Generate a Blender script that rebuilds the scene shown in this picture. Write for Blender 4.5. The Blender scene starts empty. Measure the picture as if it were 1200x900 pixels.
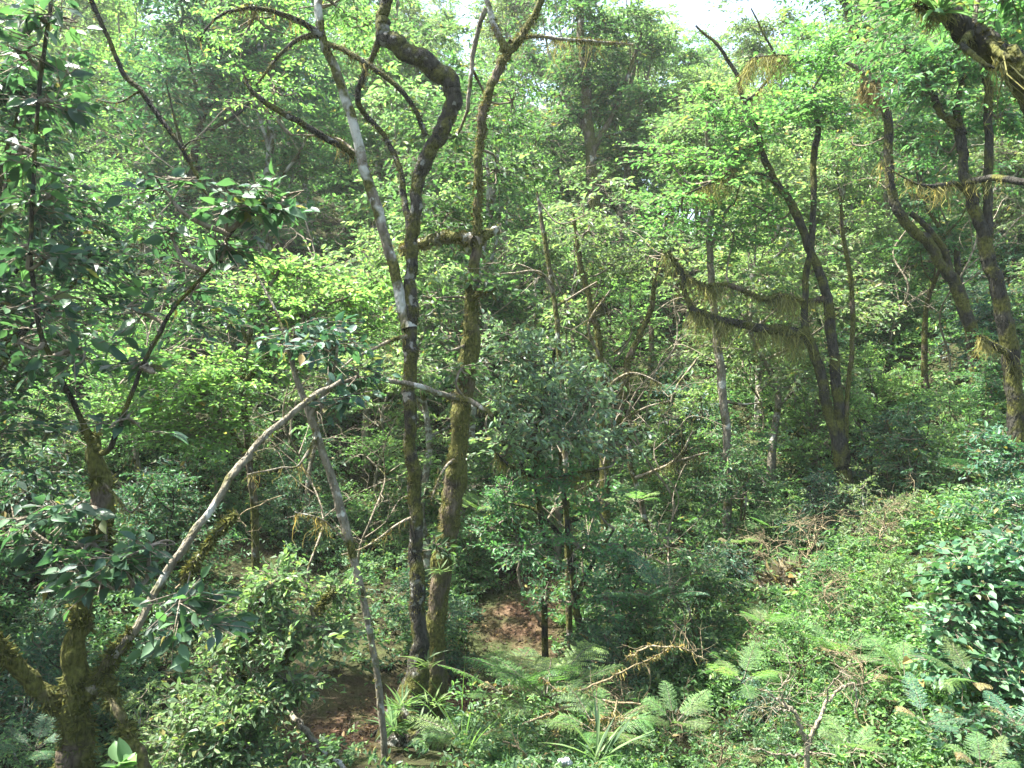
import bpy, math, random
import numpy as np
from math import radians
R = np.random.default_rng(11)
random.seed(5)
scn = bpy.context.scene
col = scn.collection

# ---------------------------------------------------------------- camera, sky, sun, exposure
CAMZ = 5.0
cam = bpy.data.objects.new('camera', bpy.data.cameras.new('camera'))
cam.data.sensor_width = 36; cam.data.lens = 28
cam.data.clip_end = 800; cam.data.clip_start = 0.05
cam.location = (0, 0, CAMZ); cam.rotation_euler = (radians(90), 0, 0)
col.objects.link(cam); scn.camera = cam

SUN_EL, SUN_AZ = radians(65), radians(-82)       # azimuth measured from +Y towards +X
w = bpy.data.worlds.new('World'); scn.world = w; w.use_nodes = True
nt = w.node_tree; bg = nt.nodes['Background']
sky = nt.nodes.new('ShaderNodeTexSky'); sky.sky_type = 'NISHITA'; sky.sun_disc = False
sky.sun_elevation = SUN_EL; sky.sun_rotation = SUN_AZ
sky.air_density = 1.3; sky.dust_density = 3.0; sky.ozone_density = 1.0
nt.links.new(sky.outputs[0], bg.inputs[0]); bg.inputs[1].default_value = 0.085
sd = bpy.data.lights.new('sun', 'SUN'); sd.energy = 4.6; sd.angle = radians(0.7); sd.color = (1, .97, .91)
sun = bpy.data.objects.new('sun', sd); col.objects.link(sun)
from mathutils import Vector
sdir = Vector((math.sin(SUN_AZ)*math.cos(SUN_EL), math.cos(SUN_AZ)*math.cos(SUN_EL), math.sin(SUN_EL)))
sun.rotation_euler = sdir.to_track_quat('Z', 'Y').to_euler()
vs = scn.view_settings
vs.view_transform = 'Standard'; vs.look = 'None'; vs.gamma = 1; vs.use_curve_mapping = False
vs.exposure = 2.85
cy = scn.cycles
cy.max_bounces = 6; cy.diffuse_bounces = 3; cy.glossy_bounces = 2; cy.transmission_bounces = 3
cy.volume_bounces = 1; cy.transparent_max_bounces = 4
cy.caustics_reflective = False; cy.caustics_refractive = False
cy.use_denoising = True
cy.sample_clamp_indirect = 4

# ---------------------------------------------------------------- tools
def W(px, py, d):
    """photograph pixel + distance in metres -> the place it stood at"""
    return np.array([(px-600)/933.0*d, d, CAMZ-(py-450)/933.0*d])
def nrm(v): return v/np.maximum(np.linalg.norm(v, axis=-1, keepdims=True), 1e-9)

class Geo:
    def __init__(s): s.v = []; s.q = []; s.m = []; s.s = []; s.n = 0
    def add(s, v, q, mat=0, smooth=False):
        v = np.asarray(v, float).reshape(-1, 3); q = np.asarray(q, int).reshape(-1, 4)
        s.v.append(v); s.q.append(q+s.n); s.m.append(np.full(len(q), mat)); s.s.append(np.full(len(q), smooth)); s.n += len(v)
    def mesh(s, name, mats):
        me = bpy.data.meshes.new(name)
        v = np.concatenate(s.v); q = np.concatenate(s.q); m = np.concatenate(s.m); sm = np.concatenate(s.s)
        me.vertices.add(len(v)); me.vertices.foreach_set('co', v.ravel().astype(np.float32))
        me.loops.add(len(q)*4); me.loops.foreach_set('vertex_index', q.ravel().astype(np.int32))
        me.polygons.add(len(q)); me.polygons.foreach_set('loop_start', (np.arange(len(q))*4).astype(np.int32))
        me.polygons.foreach_set('material_index', m.astype(np.int32))
        me.polygons.foreach_set('use_smooth', sm.astype(bool))
        for x in mats: me.materials.append(x)
        me.update(calc_edges=True); me.validate()
        return me
def link(name, me, parent=None, loc=None):
    o = bpy.data.objects.new(name, me); col.objects.link(o)
    if parent: o.parent = parent
    if loc is not None: o.location = loc
    return o
def tag(o, label=None, cat=None, group=None, kind=None):
    if label: o['label'] = label
    if cat: o['category'] = cat
    if group: o['group'] = group
    if kind: o['kind'] = kind
    return o

def spline(p, n=6):
    p = np.asarray(p, float)
    if len(p) < 3: 
        t = np.linspace(0, 1, n+1)[:, None]; return p[0]*(1-t)+p[-1]*t
    e = np.vstack([2*p[0]-p[1], p, 2*p[-1]-p[-2]])
    out = []
    for i in range(1, len(e)-2):
        a, b, c, d = e[i-1], e[i], e[i+1], e[i+2]
        for t in np.linspace(0, 1, n, endpoint=False):
            out.append(.5*((2*b)+(c-a)*t+(2*a-5*b+4*c-d)*t*t+(-a+3*b-3*c+d)*t**3))
    out.append(e[-2]); return np.array(out)
def frames(p):
    T = nrm(np.gradient(p, axis=0)); u = np.cross(T[0], [0.13, .97, .2]); u /= np.linalg.norm(u)
    U = [u]
    for i in range(1, len(p)):
        u = U[-1]-T[i]*np.dot(U[-1], T[i]); u /= max(np.linalg.norm(u), 1e-9); U.append(u)
    U = np.array(U); return T, U, np.cross(T, U)
def tube(G, p, r, seg=7, mat=0, rough=.0, knot=0):
    p = np.asarray(p, float); r = np.broadcast_to(np.asarray(r, float), (len(p),))
    T, U, V = frames(p); n = len(p)
    a = np.linspace(0, 2*math.pi, seg, endpoint=False)
    rr = r[:, None]*np.ones(seg)
    if rough:
        ph = R.random(4)*6.3; k = np.arange(n)[:, None]
        rr = rr*(1+rough*(np.sin(2*a+ph[0]+k*.35)*.5+np.sin(3*a+ph[1]-k*.5)*.4)+rough*.5*R.normal(size=rr.shape))
    if knot:
        for _ in range(max(1, int(knot*n/14))):
            kc, ka, kw = R.random()*n, R.random()*6.283, 1.2+R.random()*1.8
            rr = rr*(1+.35*R.random()*np.exp(-((np.arange(n)[:, None]-kc)/kw)**2)*np.exp(-((np.angle(np.exp(1j*(a-ka)))[None])/.7)**2))
    v = p[:, None]+rr[..., None]*(np.cos(a)[None, :, None]*U[:, None]+np.sin(a)[None, :, None]*V[:, None])
    i, j = np.meshgrid(np.arange(n-1), np.arange(seg), indexing='ij'); j2 = (j+1) % seg
    q = np.stack([i*seg+j, i*seg+j2, (i+1)*seg+j2, (i+1)*seg+j], -1).reshape(-1, 4)
    G.add(v, q, mat, True)
def twigs(G, a, b, r0, r1, mat=1):
    """many straight three-sided twigs at once"""
    a = np.asarray(a).reshape(-1, 3); b = np.asarray(b).reshape(-1, 3); N = len(a)
    if not N: return
    d = nrm(b-a); u = nrm(np.cross(d, np.array([.3, .2, .93])+R.normal(size=(N, 3))*.2)); v = np.cross(d, u)
    vv = np.zeros((N, 6, 3))
    for k in range(3):
        c, s = math.cos(k*2.094), math.sin(k*2.094)
        o = u*c+v*s; vv[:, k] = a+o*np.reshape(r0, (-1, 1)); vv[:, 3+k] = b+o*np.reshape(r1, (-1, 1))
    f = np.array([[0, 1, 4, 3], [1, 2, 5, 4], [2, 0, 3, 5]])
    G.add(vv, (np.arange(N)[:, None, None]*6+f), mat, True)
def leaves(G, p, d, up, L, Wd, mat=0, fold=.22, curl=.18):
    """folded pointed leaves, six points each"""
    p = p.reshape(-1, 3); d = nrm(d.reshape(-1, 3)); N = len(p)
    if not N: return
    s = nrm(np.cross(d, up.reshape(-1, 3))); u = np.cross(s, d)
    L = np.broadcast_to(np.reshape(L, (-1, 1)), (N, 1)); Wd = np.broadcast_to(np.reshape(Wd, (-1, 1)), (N, 1))
    c = curl*L*(1+.8*R.normal(size=(N, 1)))
    v = np.zeros((N, 6, 3))
    v[:, 0] = p; v[:, 3] = p+d*L-u*c
    v[:, 1] = p+d*L*.28+s*Wd*.44+u*fold*Wd; v[:, 2] = p+d*L*.66+s*Wd*.38+u*(fold*Wd-.35*c)
    v[:, 5] = p+d*L*.28-s*Wd*.44+u*fold*Wd; v[:, 4] = p+d*L*.66-s*Wd*.38+u*(fold*Wd-.35*c)
    f = np.array([[0, 1, 2, 3], [0, 3, 4, 5]])
    G.add(v, np.arange(N)[:, None, None]*6+f, mat, False)
def fine_leaves(G, p, d, up, L, Wd, mat=0):
    """larger leaves seen close: five rings of midrib and two edges, arched"""
    p = p.reshape(-1, 3); d = nrm(d.reshape(-1, 3)); N = len(p)
    s = nrm(np.cross(d, up.reshape(-1, 3))); u = np.cross(s, d)
    L = np.broadcast_to(np.reshape(L, (-1, 1)), (N, 1)); Wd = np.broadcast_to(np.reshape(Wd, (-1, 1)), (N, 1))
    curl = L*np.abs(.18+.12*R.normal(size=(N, 1))); rip = R.random((N, 1))*6
    t = np.array([0, .1, .26, .45, .65, .84, 1.]); wd = np.array([.02, .04, .36, .5, .43, .2, .01])
    v = np.zeros((N, 7, 3, 3))
    for k in range(7):
        m = p+d*L*t[k]-u*curl*t[k]**2
        wv = u*np.sin(rip+k*2.1)*Wd*.05
        v[:, k, 1] = m; v[:, k, 0] = m+s*Wd*wd[k]+u*.2*Wd*wd[k]*2+wv; v[:, k, 2] = m-s*Wd*wd[k]+u*.2*Wd*wd[k]*2-wv
    f = []
    for k in range(6):
        for j in range(2): f.append([k*3+j, k*3+j+1, k*3+j+4, k*3+j+3])
    G.add(v, np.arange(N)[:, None, None]*21+np.array(f), mat, True)

def sprays(G, c, d, ln, K, S=None):
    """leafy sprays: a fan of three twigs with alternate leaves; c, d (N,3) start and direction"""
    N = len(c)
    if not N: return
    d = nrm(d); up0 = nrm(np.array([0, 0, 1.])+K.get('tilt', .35)*R.normal(size=(N, 3)))
    s = nrm(np.cross(d, up0)); up = np.cross(s, d)
    ln = np.broadcast_to(ln, (N,))[:, None]
    nl = K['nl']
    for k, (off, f0, f1) in enumerate(((0, 0, 1.), (.62, .25, .62), (-.62, .4, .6))):
        dd = nrm(d+s*off); b = c+d*ln*f0; l = ln*f1
        dr = K['droop']
        e = b+dd*l; e[:, 2] -= (dr*l[:, 0])
        if K.get('tw', True): twigs(G, b, e, K.get('tr', .004), K.get('tr', .004)*.5, 1)
        n = max(2, int(nl*(1 if k == 0 else .6)))
        for i in range(n):
            t = (i+.6)/n; t = t+(R.random((N, 1))-.5)*.5/n
            sd = 1 if i % 2 else -1
            pp = b+(e-b)*t
            ld = nrm((e-b))*.75+s*sd*(.85+.3*R.normal(size=(N, 1)))+up*(.15+.3*R.normal(size=(N, 1)))
            ld[:, 2] -= K.get('hang', .15)
            lu = up+K.get('jit', .45)*R.normal(size=(N, 3))
            sz = K['ll']*(.5+.95*R.random((N, 1)))*(1.05-.3*t)
            (fine_leaves if K.get('fine') else leaves)(G, pp, ld, lu, sz, sz*K['lw'])
def clump(G, c, rad, n, K, axis=None, joins=8):
    """one foliage clump: sprays spread through an uneven flattened ball"""
    v = nrm(R.normal(size=(n, 3))); 
    lob = 1+.28*np.sin(v[:, 0]*3.1+R.random()*6)+.22*np.sin(v[:, 1]*4.3+v[:, 2]*3+R.random()*6)
    u = (.25+.75*R.random(n)**.6)*lob
    p = c+v*np.asarray(rad)*u[:, None]
    h = v.copy(); h[:, 2] = h[:, 2]*.35+.05
    if axis is not None:
        a = p-axis; a[:, 2] = 0; h = h+.6*nrm(a)
    h = nrm(h+.45*R.normal(size=(n, 3))*[1, 1, .4])
    ln = K['ln']*(.6+.7*R.random(n))
    sprays(G, p-h*ln[:, None]*.5, h, ln, K)
    if joins:
        ii = R.choice(n, min(joins, n), replace=False)
        for i in ii:
            a = c; b = p[i]-h[i]*ln[i]*.5; m = (a+b)/2+R.normal(size=3)*.08*np.linalg.norm(b-a)
            tube(G, spline([a, m, b], 3), np.linspace(.012, .004, 7), 4, 1)

# ---------------------------------------------------------------- materials
def new_mat(name):
    m = bpy.data.materials.new(name); m.use_nodes = True; n = m.node_tree.nodes; n.clear()
    return m, n, m.node_tree.links
def leaf_mat(name, c, var=.45, rough=.5, spec=.35, tr=.42, tcol=None, dead=.03):
    m, n, l = new_mat(name)
    out = n.new('ShaderNodeOutputMaterial'); g = n.new('ShaderNodeNewGeometry'); oi = n.new('ShaderNodeObjectInfo')
    ramp = n.new('ShaderNodeValToRGB'); cr = ramp.color_ramp; c = np.array(c)
    cr.elements[0].position = 0; cr.elements[0].color = (*(c*(1-var)), 1)
    cr.elements[1].position = 1; cr.elements[1].color = (*(c*[1.5, 1.25, .8]), 1)
    for p, cc in ((.35, c*[.85, .92, 1.1]), (.6, c*[1.1, 1.05, .95]), (.985-dead, c*(1+var)*[1.15, 1.1, .9]), (.99-dead*.6, np.array((.22, .16, .05)) if dead else c*1.2)):
        e = cr.elements.new(p); e.color = (*cc, 1)
    l.new(g.outputs['Random Per Island'], ramp.inputs[0])
    hs = n.new('ShaderNodeHueSaturation'); hs.inputs['Saturation'].default_value = .96
    mr = n.new('ShaderNodeMapRange'); mr.inputs[3].default_value = .75; mr.inputs[4].default_value = 1.3
    mh = n.new('ShaderNodeMapRange'); mh.inputs[3].default_value = .475; mh.inputs[4].default_value = .52
    mul = n.new('ShaderNodeMath'); mul.operation = 'MULTIPLY'; mul.inputs[1].default_value = 7.31
    fr = n.new('ShaderNodeMath'); fr.operation = 'FRACT'
    l.new(oi.outputs['Random'], mr.inputs[0]); l.new(oi.outputs['Random'], mul.inputs[0]); l.new(mul.outputs[0], fr.inputs[0]); l.new(fr.outputs[0], mh.inputs[0])
    l.new(mh.outputs[0], hs.inputs['Hue']); l.new(mr.outputs[0], hs.inputs['Value']); l.new(ramp.outputs[0], hs.inputs['Color'])
    b = n.new('ShaderNodeBsdfPrincipled'); b.inputs['Roughness'].default_value = rough; b.inputs['Specular IOR Level'].default_value = spec
    l.new(hs.outputs[0], b.inputs['Base Color'])
    t = n.new('ShaderNodeBsdfTranslucent'); tm = n.new('ShaderNodeMixRGB'); tm.blend_type = 'MULTIPLY'; tm.inputs[0].default_value = 1
    tm.inputs[2].default_value = (*(tcol or (1.5, 1.8, .95)), 1); l.new(hs.outputs[0], tm.inputs[1]); l.new(tm.outputs[0], t.inputs[0])
    mx = n.new('ShaderNodeMixShader'); mx.inputs[0].default_value = tr
    l.new(b.outputs[0], mx.inputs[1]); l.new(t.outputs[0], mx.inputs[2]); l.new(mx.outputs[0], out.inputs[0])
    return m
def bark_mat(name, c1, c2, lichen=.0, moss=.0, mosscol=(.062, .066, .018), scale=1.0, lcol=1.):
    m, n, l = new_mat(name)
    out = n.new('ShaderNodeOutputMaterial'); b = n.new('ShaderNodeBsdfPrincipled'); b.inputs['Roughness'].default_value = .9
    b.inputs['Specular IOR Level'].default_value = .15
    tc = n.new('ShaderNodeTexCoord')
    def noise(sc, det=4, stretch=None):
        t = n.new('ShaderNodeTexNoise'); t.inputs['Scale'].default_value = sc; t.inputs['Detail'].default_value = det
        if stretch:
            mp = n.new('ShaderNodeMapping'); mp.inputs['Scale'].default_value = stretch; l.new(tc.outputs['Object'], mp.inputs[0]); l.new(mp.outputs[0], t.inputs[0])
        else: l.new(tc.outputs['Object'], t.inputs[0])
        return t
    def ramp(src, a, bb, ca=(0, 0, 0), cb=(1, 1, 1)):
        r = n.new('ShaderNodeValToRGB'); r.color_ramp.elements[0].position = a; r.color_ramp.elements[1].position = bb
        r.color_ramp.elements[0].color = (*ca, 1); r.color_ramp.elements[1].color = (*cb, 1); l.new(src, r.inputs[0]); return r
    n1 = noise(14*scale, 6, (1, 1, .35)); base = ramp(n1.outputs[0], .32, .7, c1, c2)
    cur = base.outputs[0]
    def over(cur, fac, colr):
        x = n.new('ShaderNodeMixRGB'); l.new(fac, x.inputs[0]); l.new(cur, x.inputs[1]); x.inputs[2].default_value = (*colr, 1); return x.outputs[0]
    if lichen:
        n2 = noise(5*scale, 5); f = ramp(n2.outputs[0], .62-lichen*.25, .66-lichen*.22); cur = over(cur, f.outputs[0], (.38*lcol, .38*lcol, .33*lcol))
        n4 = noise(23*scale, 3); f = ramp(n4.outputs[0], .68-lichen*.1, .76-lichen*.1); cur = over(cur, f.outputs[0], (.30*lcol, .32*lcol, .26*lcol))
    if moss:
        n3 = noise(3.2*scale, 6); f = ramp(n3.outputs[0], .66-moss*.38, .74-moss*.34)
        mc = noise(30, 3); mr = ramp(mc.outputs[0], .3, .75, tuple(np.array(mosscol)*.5), tuple(np.array(mosscol)*[1.9, 1.8, 1.5]))
        x = n.new('ShaderNodeMixRGB'); l.new(f.outputs[0], x.inputs[0]); l.new(cur, x.inputs[1]); l.new(mr.outputs[0], x.inputs[2]); cur = x.outputs[0]
    l.new(cur, b.inputs['Base Color'])
    bp = n.new('ShaderNodeBump'); bp.inputs['Strength'].default_value = 1; bp.inputs['Distance'].default_value = .035
    nb = noise(40*scale, 6, (1, 1, .4)); vo = n.new('ShaderNodeTexVoronoi'); vo.feature = 'DISTANCE_TO_EDGE'; vo.inputs['Scale'].default_value = 26*scale
    mp2 = n.new('ShaderNodeMapping'); mp2.inputs['Scale'].default_value = (1, 1, .3); l.new(tc.outputs['Object'], mp2.inputs[0]); l.new(mp2.outputs[0], vo.inputs[0])
    ad = n.new('ShaderNodeMath'); ad.operation = 'MULTIPLY_ADD'; l.new(vo.outputs['Distance'], ad.inputs[0]); ad.inputs[1].default_value = .9; l.new(nb.outputs[0], ad.inputs[2]); l.new(ad.outputs[0], bp.inputs['Height']); l.new(bp.outputs[0], b.inputs['Normal'])
    l.new(b.outputs[0], out.inputs[0]); return m

LM = {
 'mid':    leaf_mat('leaf_mid_green', (.07, .148, .060)),
 'bright': leaf_mat('leaf_bright_green', (.112, .208, .07), tr=.45, dead=.01),
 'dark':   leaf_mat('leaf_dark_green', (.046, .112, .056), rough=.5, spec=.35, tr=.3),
 'blue':   leaf_mat('leaf_bluish_glossy', (.042, .10, .065), rough=.48, spec=.42, tr=.3),
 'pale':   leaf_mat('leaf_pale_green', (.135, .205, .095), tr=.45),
 'sheen':  leaf_mat('leaf_pale_glossy', (.125, .19, .115), rough=.45, spec=.45, tr=.36),
 'fern':   leaf_mat('leaf_fern', (.092, .165, .052), tr=.5, dead=.0),
 'tan':    leaf_mat('leaf_dry', (.17, .14, .06), tr=.3, tcol=(1.2, 1.1, .8)),
 'big':    leaf_mat('leaf_large', (.05, .11, .055), rough=.5, spec=.4, tr=.4, dead=.008),
}
MOSS = leaf_mat('moss_green', (.085, .088, .025), tr=.3, rough=.8, spec=.1, dead=0, tcol=(1.3, 1.2, .8))
BEARD = leaf_mat('moss_hanging_tan', (.18, .172, .06), tr=.42, rough=.8, spec=.1, dead=0, tcol=(1.3, 1.15, .8))
BEARDY = leaf_mat('moss_hanging_yellow', (.16, .165, .06), tr=.4, rough=.8, spec=.1, dead=0, tcol=(1.3, 1.2, .8))
TWIG = bark_mat('twig_bark', (.10, .08, .05), (.24, .21, .16))
DEADW = bark_mat('dead_wood', (.15, .125, .085), (.30, .26, .19), moss=.2)
STRAW = bark_mat('dead_twigs', (.14, .11, .06), (.28, .23, .14), moss=.15)
BK_DARK = bark_mat('bark_dark', (.014, .013, .010), (.055, .052, .040), moss=.5)  # bark colour set near black to carry the shade of backlit trunks
BK_TWIST = bark_mat('bark_dark_speckled', (.016, .015, .011), (.065, .06, .046), lichen=.13, moss=.52, scale=1.7, lcol=.55)  # same near-black base, backlit shade put into the colour, plus lichen specks
BK_MOSS = bark_mat('bark_mossy', (.035, .028, .018), (.14, .11, .075), moss=.72)
BK_PALE = bark_mat('bark_pale_lichen', (.09, .075, .055), (.25, .22, .17), lichen=.6, moss=.5)
BK_POLE = bark_mat('bark_pale_smooth', (.10, .088, .062), (.235, .21, .155), lichen=.14, moss=.3)
BK_FILL = bark_mat('bark_brown', (.05, .04, .028), (.17, .14, .10), lichen=.2, moss=.6)

K = dict(
 small=dict(ll=.062, lw=.5, nl=8, ln=.42, droop=.12, tr=.003),
 mid=dict(ll=.10, lw=.46, nl=8, ln=.55, droop=.15, tr=.004),
 layer=dict(ll=.10, lw=.55, nl=8, ln=.7, droop=.05, tilt=.16, jit=.28, tr=.004, hang=.05),
 far=dict(ll=.16, lw=.5, nl=7, ln=.85, droop=.2, tr=.006),
 gloss=dict(ll=.10, lw=.5, nl=5, ln=.4, tilt=.7, jit=.7, droop=.1, tr=.004, hang=.25),
 shrub=dict(ll=.072, lw=.52, nl=7, ln=.36, tilt=.65, jit=.6, droop=.08, tr=.003),
 wide=dict(ll=.095, lw=.72, nl=5, ln=.4, droop=.05, tr=.004, tilt=.3, hang=.2),
 large=dict(ll=.15, lw=.42, nl=3, ln=.42, jit=.7, droop=.12, tr=.005, hang=.25, fine=True),
)

# ---------------------------------------------------------------- terrain
YB = [-40, -6, 0, 4, 8, 12, 14, 17, 21, 26, 34, 44, 58, 74, 90, 300]
ZB = [5.0, 3.9, 3.4, 1.9, .75, .62, .8, 1.7, 3.6, 6.8, 12, 18.5, 26, 32, 34, 34]
def ground(x, y):
    x = np.asarray(x, float); y = np.asarray(y, float)
    b = np.interp(y, YB, ZB)
    for k in (1.5, 3.): b = b*.4+.3*np.interp(y+k, YB, ZB)+.3*np.interp(y-k, YB, ZB)
    bank = np.clip(x-1.8, 0, 9); bank = .52*bank*np.clip((y-4)/5, 0, 1)*np.clip((34-y)/12, 0, 1)
    lbank = .34*np.clip(-x-3.2, 0, 8)*np.clip((y-7)/6, 0, 1)*np.clip((40-y)/12, 0, 1)
    a = x/np.maximum(y, 1); notch = np.exp(-((a-.27)/.15)**2)*np.clip((y-24)/22, 0, 1)*np.clip(b-6, 0, 40)*.62
    nz = .18*np.sin(x*.9+y*.4)+.14*np.sin(x*.37-y*.83+1)+.07*np.sin(x*2.3+1.7)*np.sin(y*1.9)+.9*np.sin(x*.11+2)*np.sin(y*.09)*np.clip((y-18)/20, 0, 1)
    return b+bank+lbank-notch+nz*np.clip((y-2)/4, .3, 1)
def ground_mat():
    m, n, l = new_mat('forest_floor')
    out = n.new('ShaderNodeOutputMaterial'); b = n.new('ShaderNodeBsdfPrincipled'); b.inputs['Roughness'].default_value = .95; b.inputs['Specular IOR Level'].default_value = .1
    tc = n.new('ShaderNodeTexCoord')
    def nz(s, d=5):
        t = n.new('ShaderNodeTexNoise'); t.inputs['Scale'].default_value = s; t.inputs['Detail'].default_value = d; l.new(tc.outputs['Object'], t.inputs[0]); return t.outputs[0]
    r = n.new('ShaderNodeValToRGB'); l.new(nz(9, 8), r.inputs[0]); e = r.color_ramp.elements
    e[0].position = .3; e[0].color = (.045, .026, .014, 1); e[1].position = .72; e[1].color = (.15, .095, .062, 1)
    x = r.color_ramp.elements.new(.52); x.color = (.085, .05, .031, 1)
    soil = n.new('ShaderNodeValToRGB'); l.new(nz(4, 8), soil.inputs[0]); e = soil.color_ramp.elements
    e[0].position = .35; e[0].color = (.022, .018, .010, 1); e[1].position = .7; e[1].color = (.05, .06, .022, 1)
    g = n.new('ShaderNodeValToRGB'); l.new(nz(.8, 6), g.inputs[0]); g.color_ramp.elements[0].position = .5; g.color_ramp.elements[1].position = .62
    mx = n.new('ShaderNodeMixRGB'); l.new(g.outputs[0], mx.inputs[0]); l.new(r.outputs[0], mx.inputs[1]); mx.inputs[2].default_value = (.035, .045, .016, 1)
    at = n.new('ShaderNodeAttribute'); at.attribute_name = 'bare'
    dk = n.new('ShaderNodeMixRGB'); l.new(at.outputs['Fac'], dk.inputs[0]); l.new(soil.outputs[0], dk.inputs[1]); l.new(mx.outputs[0], dk.inputs[2])
    l.new(dk.outputs[0], b.inputs['Base Color'])
    bp = n.new('ShaderNodeBump'); bp.inputs['Strength'].default_value = 1; bp.inputs['Distance'].default_value = .05; l.new(nz(22, 8), bp.inputs['Height']); l.new(bp.outputs[0], b.inputs['Normal'])
    l.new(b.outputs[0], out.inputs[0]); return m
xs = np.concatenate([np.linspace(-120, -22, 30), np.linspace(-21, 21, 130), np.linspace(22, 120, 30)])
ys = np.concatenate([np.linspace(-30, -1, 15), np.linspace(0, 40, 125), np.linspace(41, 160, 50)])
X, Y = np.meshgrid(xs, ys, indexing='ij'); Z = ground(X, Y)
G = Geo(); i, j = np.meshgrid(np.arange(len(xs)-1), np.arange(len(ys)-1), indexing='ij'); ny = len(ys)
G.add(np.stack([X, Y, Z], -1), np.stack([i*ny+j, (i+1)*ny+j, (i+1)*ny+j+1, i*ny+j+1], -1), 0, True)
PTH = np.array([(-2.1, 8.6), (-1.95, 9.2), (-1.8, 9.8), (-1.6, 10.5), (-1., 11.1), (-.4, 11.6), (-.2, 12.3), (0, 13), (.1, 13.8), (.2, 14.5)])
def path_dist(x, y): return np.min(np.hypot(PTH[:, 0]-np.asarray(x)[..., None], PTH[:, 1]-np.asarray(y)[..., None]), axis=-1)
gm = G.mesh('ground', [ground_mat()]); bare = gm.attributes.new('bare', 'FLOAT', 'POINT')
bare.data.foreach_set('value', np.clip(1.35-path_dist(X, Y)/.75, 0, 1).ravel().astype(np.float32))
tag(link('ground', gm), 'brown leaf littered floor and steep sides of the wooded ravine', 'ground', kind='structure')

# air: pale haze over the ravine
G = Geo(); bx = np.array([[x, y, z] for x in (-118, 118) for y in (-28, 158) for z in (-3, 66)], float)
G.add(bx, [[0, 1, 3, 2], [4, 6, 7, 5], [0, 4, 5, 1], [2, 3, 7, 6], [0, 2, 6, 4], [1, 5, 7, 3]])
m, n, l = new_mat('haze_air'); out = n.new('ShaderNodeOutputMaterial'); pv = n.new('ShaderNodeVolumePrincipled')
pv.inputs['Color'].default_value = (.93, .97, .94, 1); pv.inputs['Density'].default_value = .0006; pv.inputs['Anisotropy'].default_value = .3
l.new(pv.outputs[0], out.inputs['Volume'])
tag(link('haze', G.mesh('haze', [m])), 'pale damp haze filling the wooded ravine', 'haze', kind='stuff')

# ---------------------------------------------------------------- moss and branch helpers
def path(pts, d=None):
    """[(px, py, width_px[, distance])] -> points and radii"""
    P, r = [], []
    for q in pts:
        dd = q[3] if len(q) > 3 else d
        P.append(W(q[0], q[1], dd)); r.append(q[2]*.5/933*dd)
    return np.array(P), np.array(r)
def smooth(P, r, n=7):
    p = spline(P, n); t = np.linspace(0, len(r)-1, len(p)); rr = np.interp(t, np.arange(len(r)), r)
    return p, rr
def wob(p, a):
    n = len(p); 
    if n < 4: return p
    q = p.copy(); f = np.arange(n)
    for ax in range(3): q[1:-1, ax] += (a*np.sin(f*.55+R.random()*6)+a*.6*np.sin(f*1.3+R.random()*6))[1:-1]
    return q
def moss_coat(G, p, r, per_m, ln=(.02, .06), mat=0, patch=.4):
    """short tufts standing off the bark"""
    seg = np.linalg.norm(np.diff(p, axis=0), axis=1); tot = seg.sum(); N = int(per_m*tot)
    if N < 1: return
    s = np.sort(R.random(N))*tot; c = np.concatenate([[0], np.cumsum(seg)])
    keep = np.sin(s*5+R.random()*6)+.8*np.sin(s*11.3+R.random()*6) > (patch-.5)*2
    s = s[keep]; N = len(s)
    if N < 1: return
    b = np.stack([np.interp(s, c, p[:, k]) for k in range(3)], -1); rr = np.interp(s, c, r)
    T, U, V = frames(p); Us = np.stack([np.interp(s, c, U[:, k]) for k in range(3)], -1); Vs = np.stack([np.interp(s, c, V[:, k]) for k in range(3)], -1)
    a = R.random(N)*6.283; o = nrm(np.cos(a)[:, None]*Us+np.sin(a)[:, None]*Vs)
    L = R.uniform(*ln, N); d = o+R.normal(size=(N, 3))*.5; d[:, 2] -= .35
    leaves(G, b+o*rr[:, None]*.93, d, R.normal(size=(N, 3)), L, L*.22+.003, mat, fold=.3, curl=.3)
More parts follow.
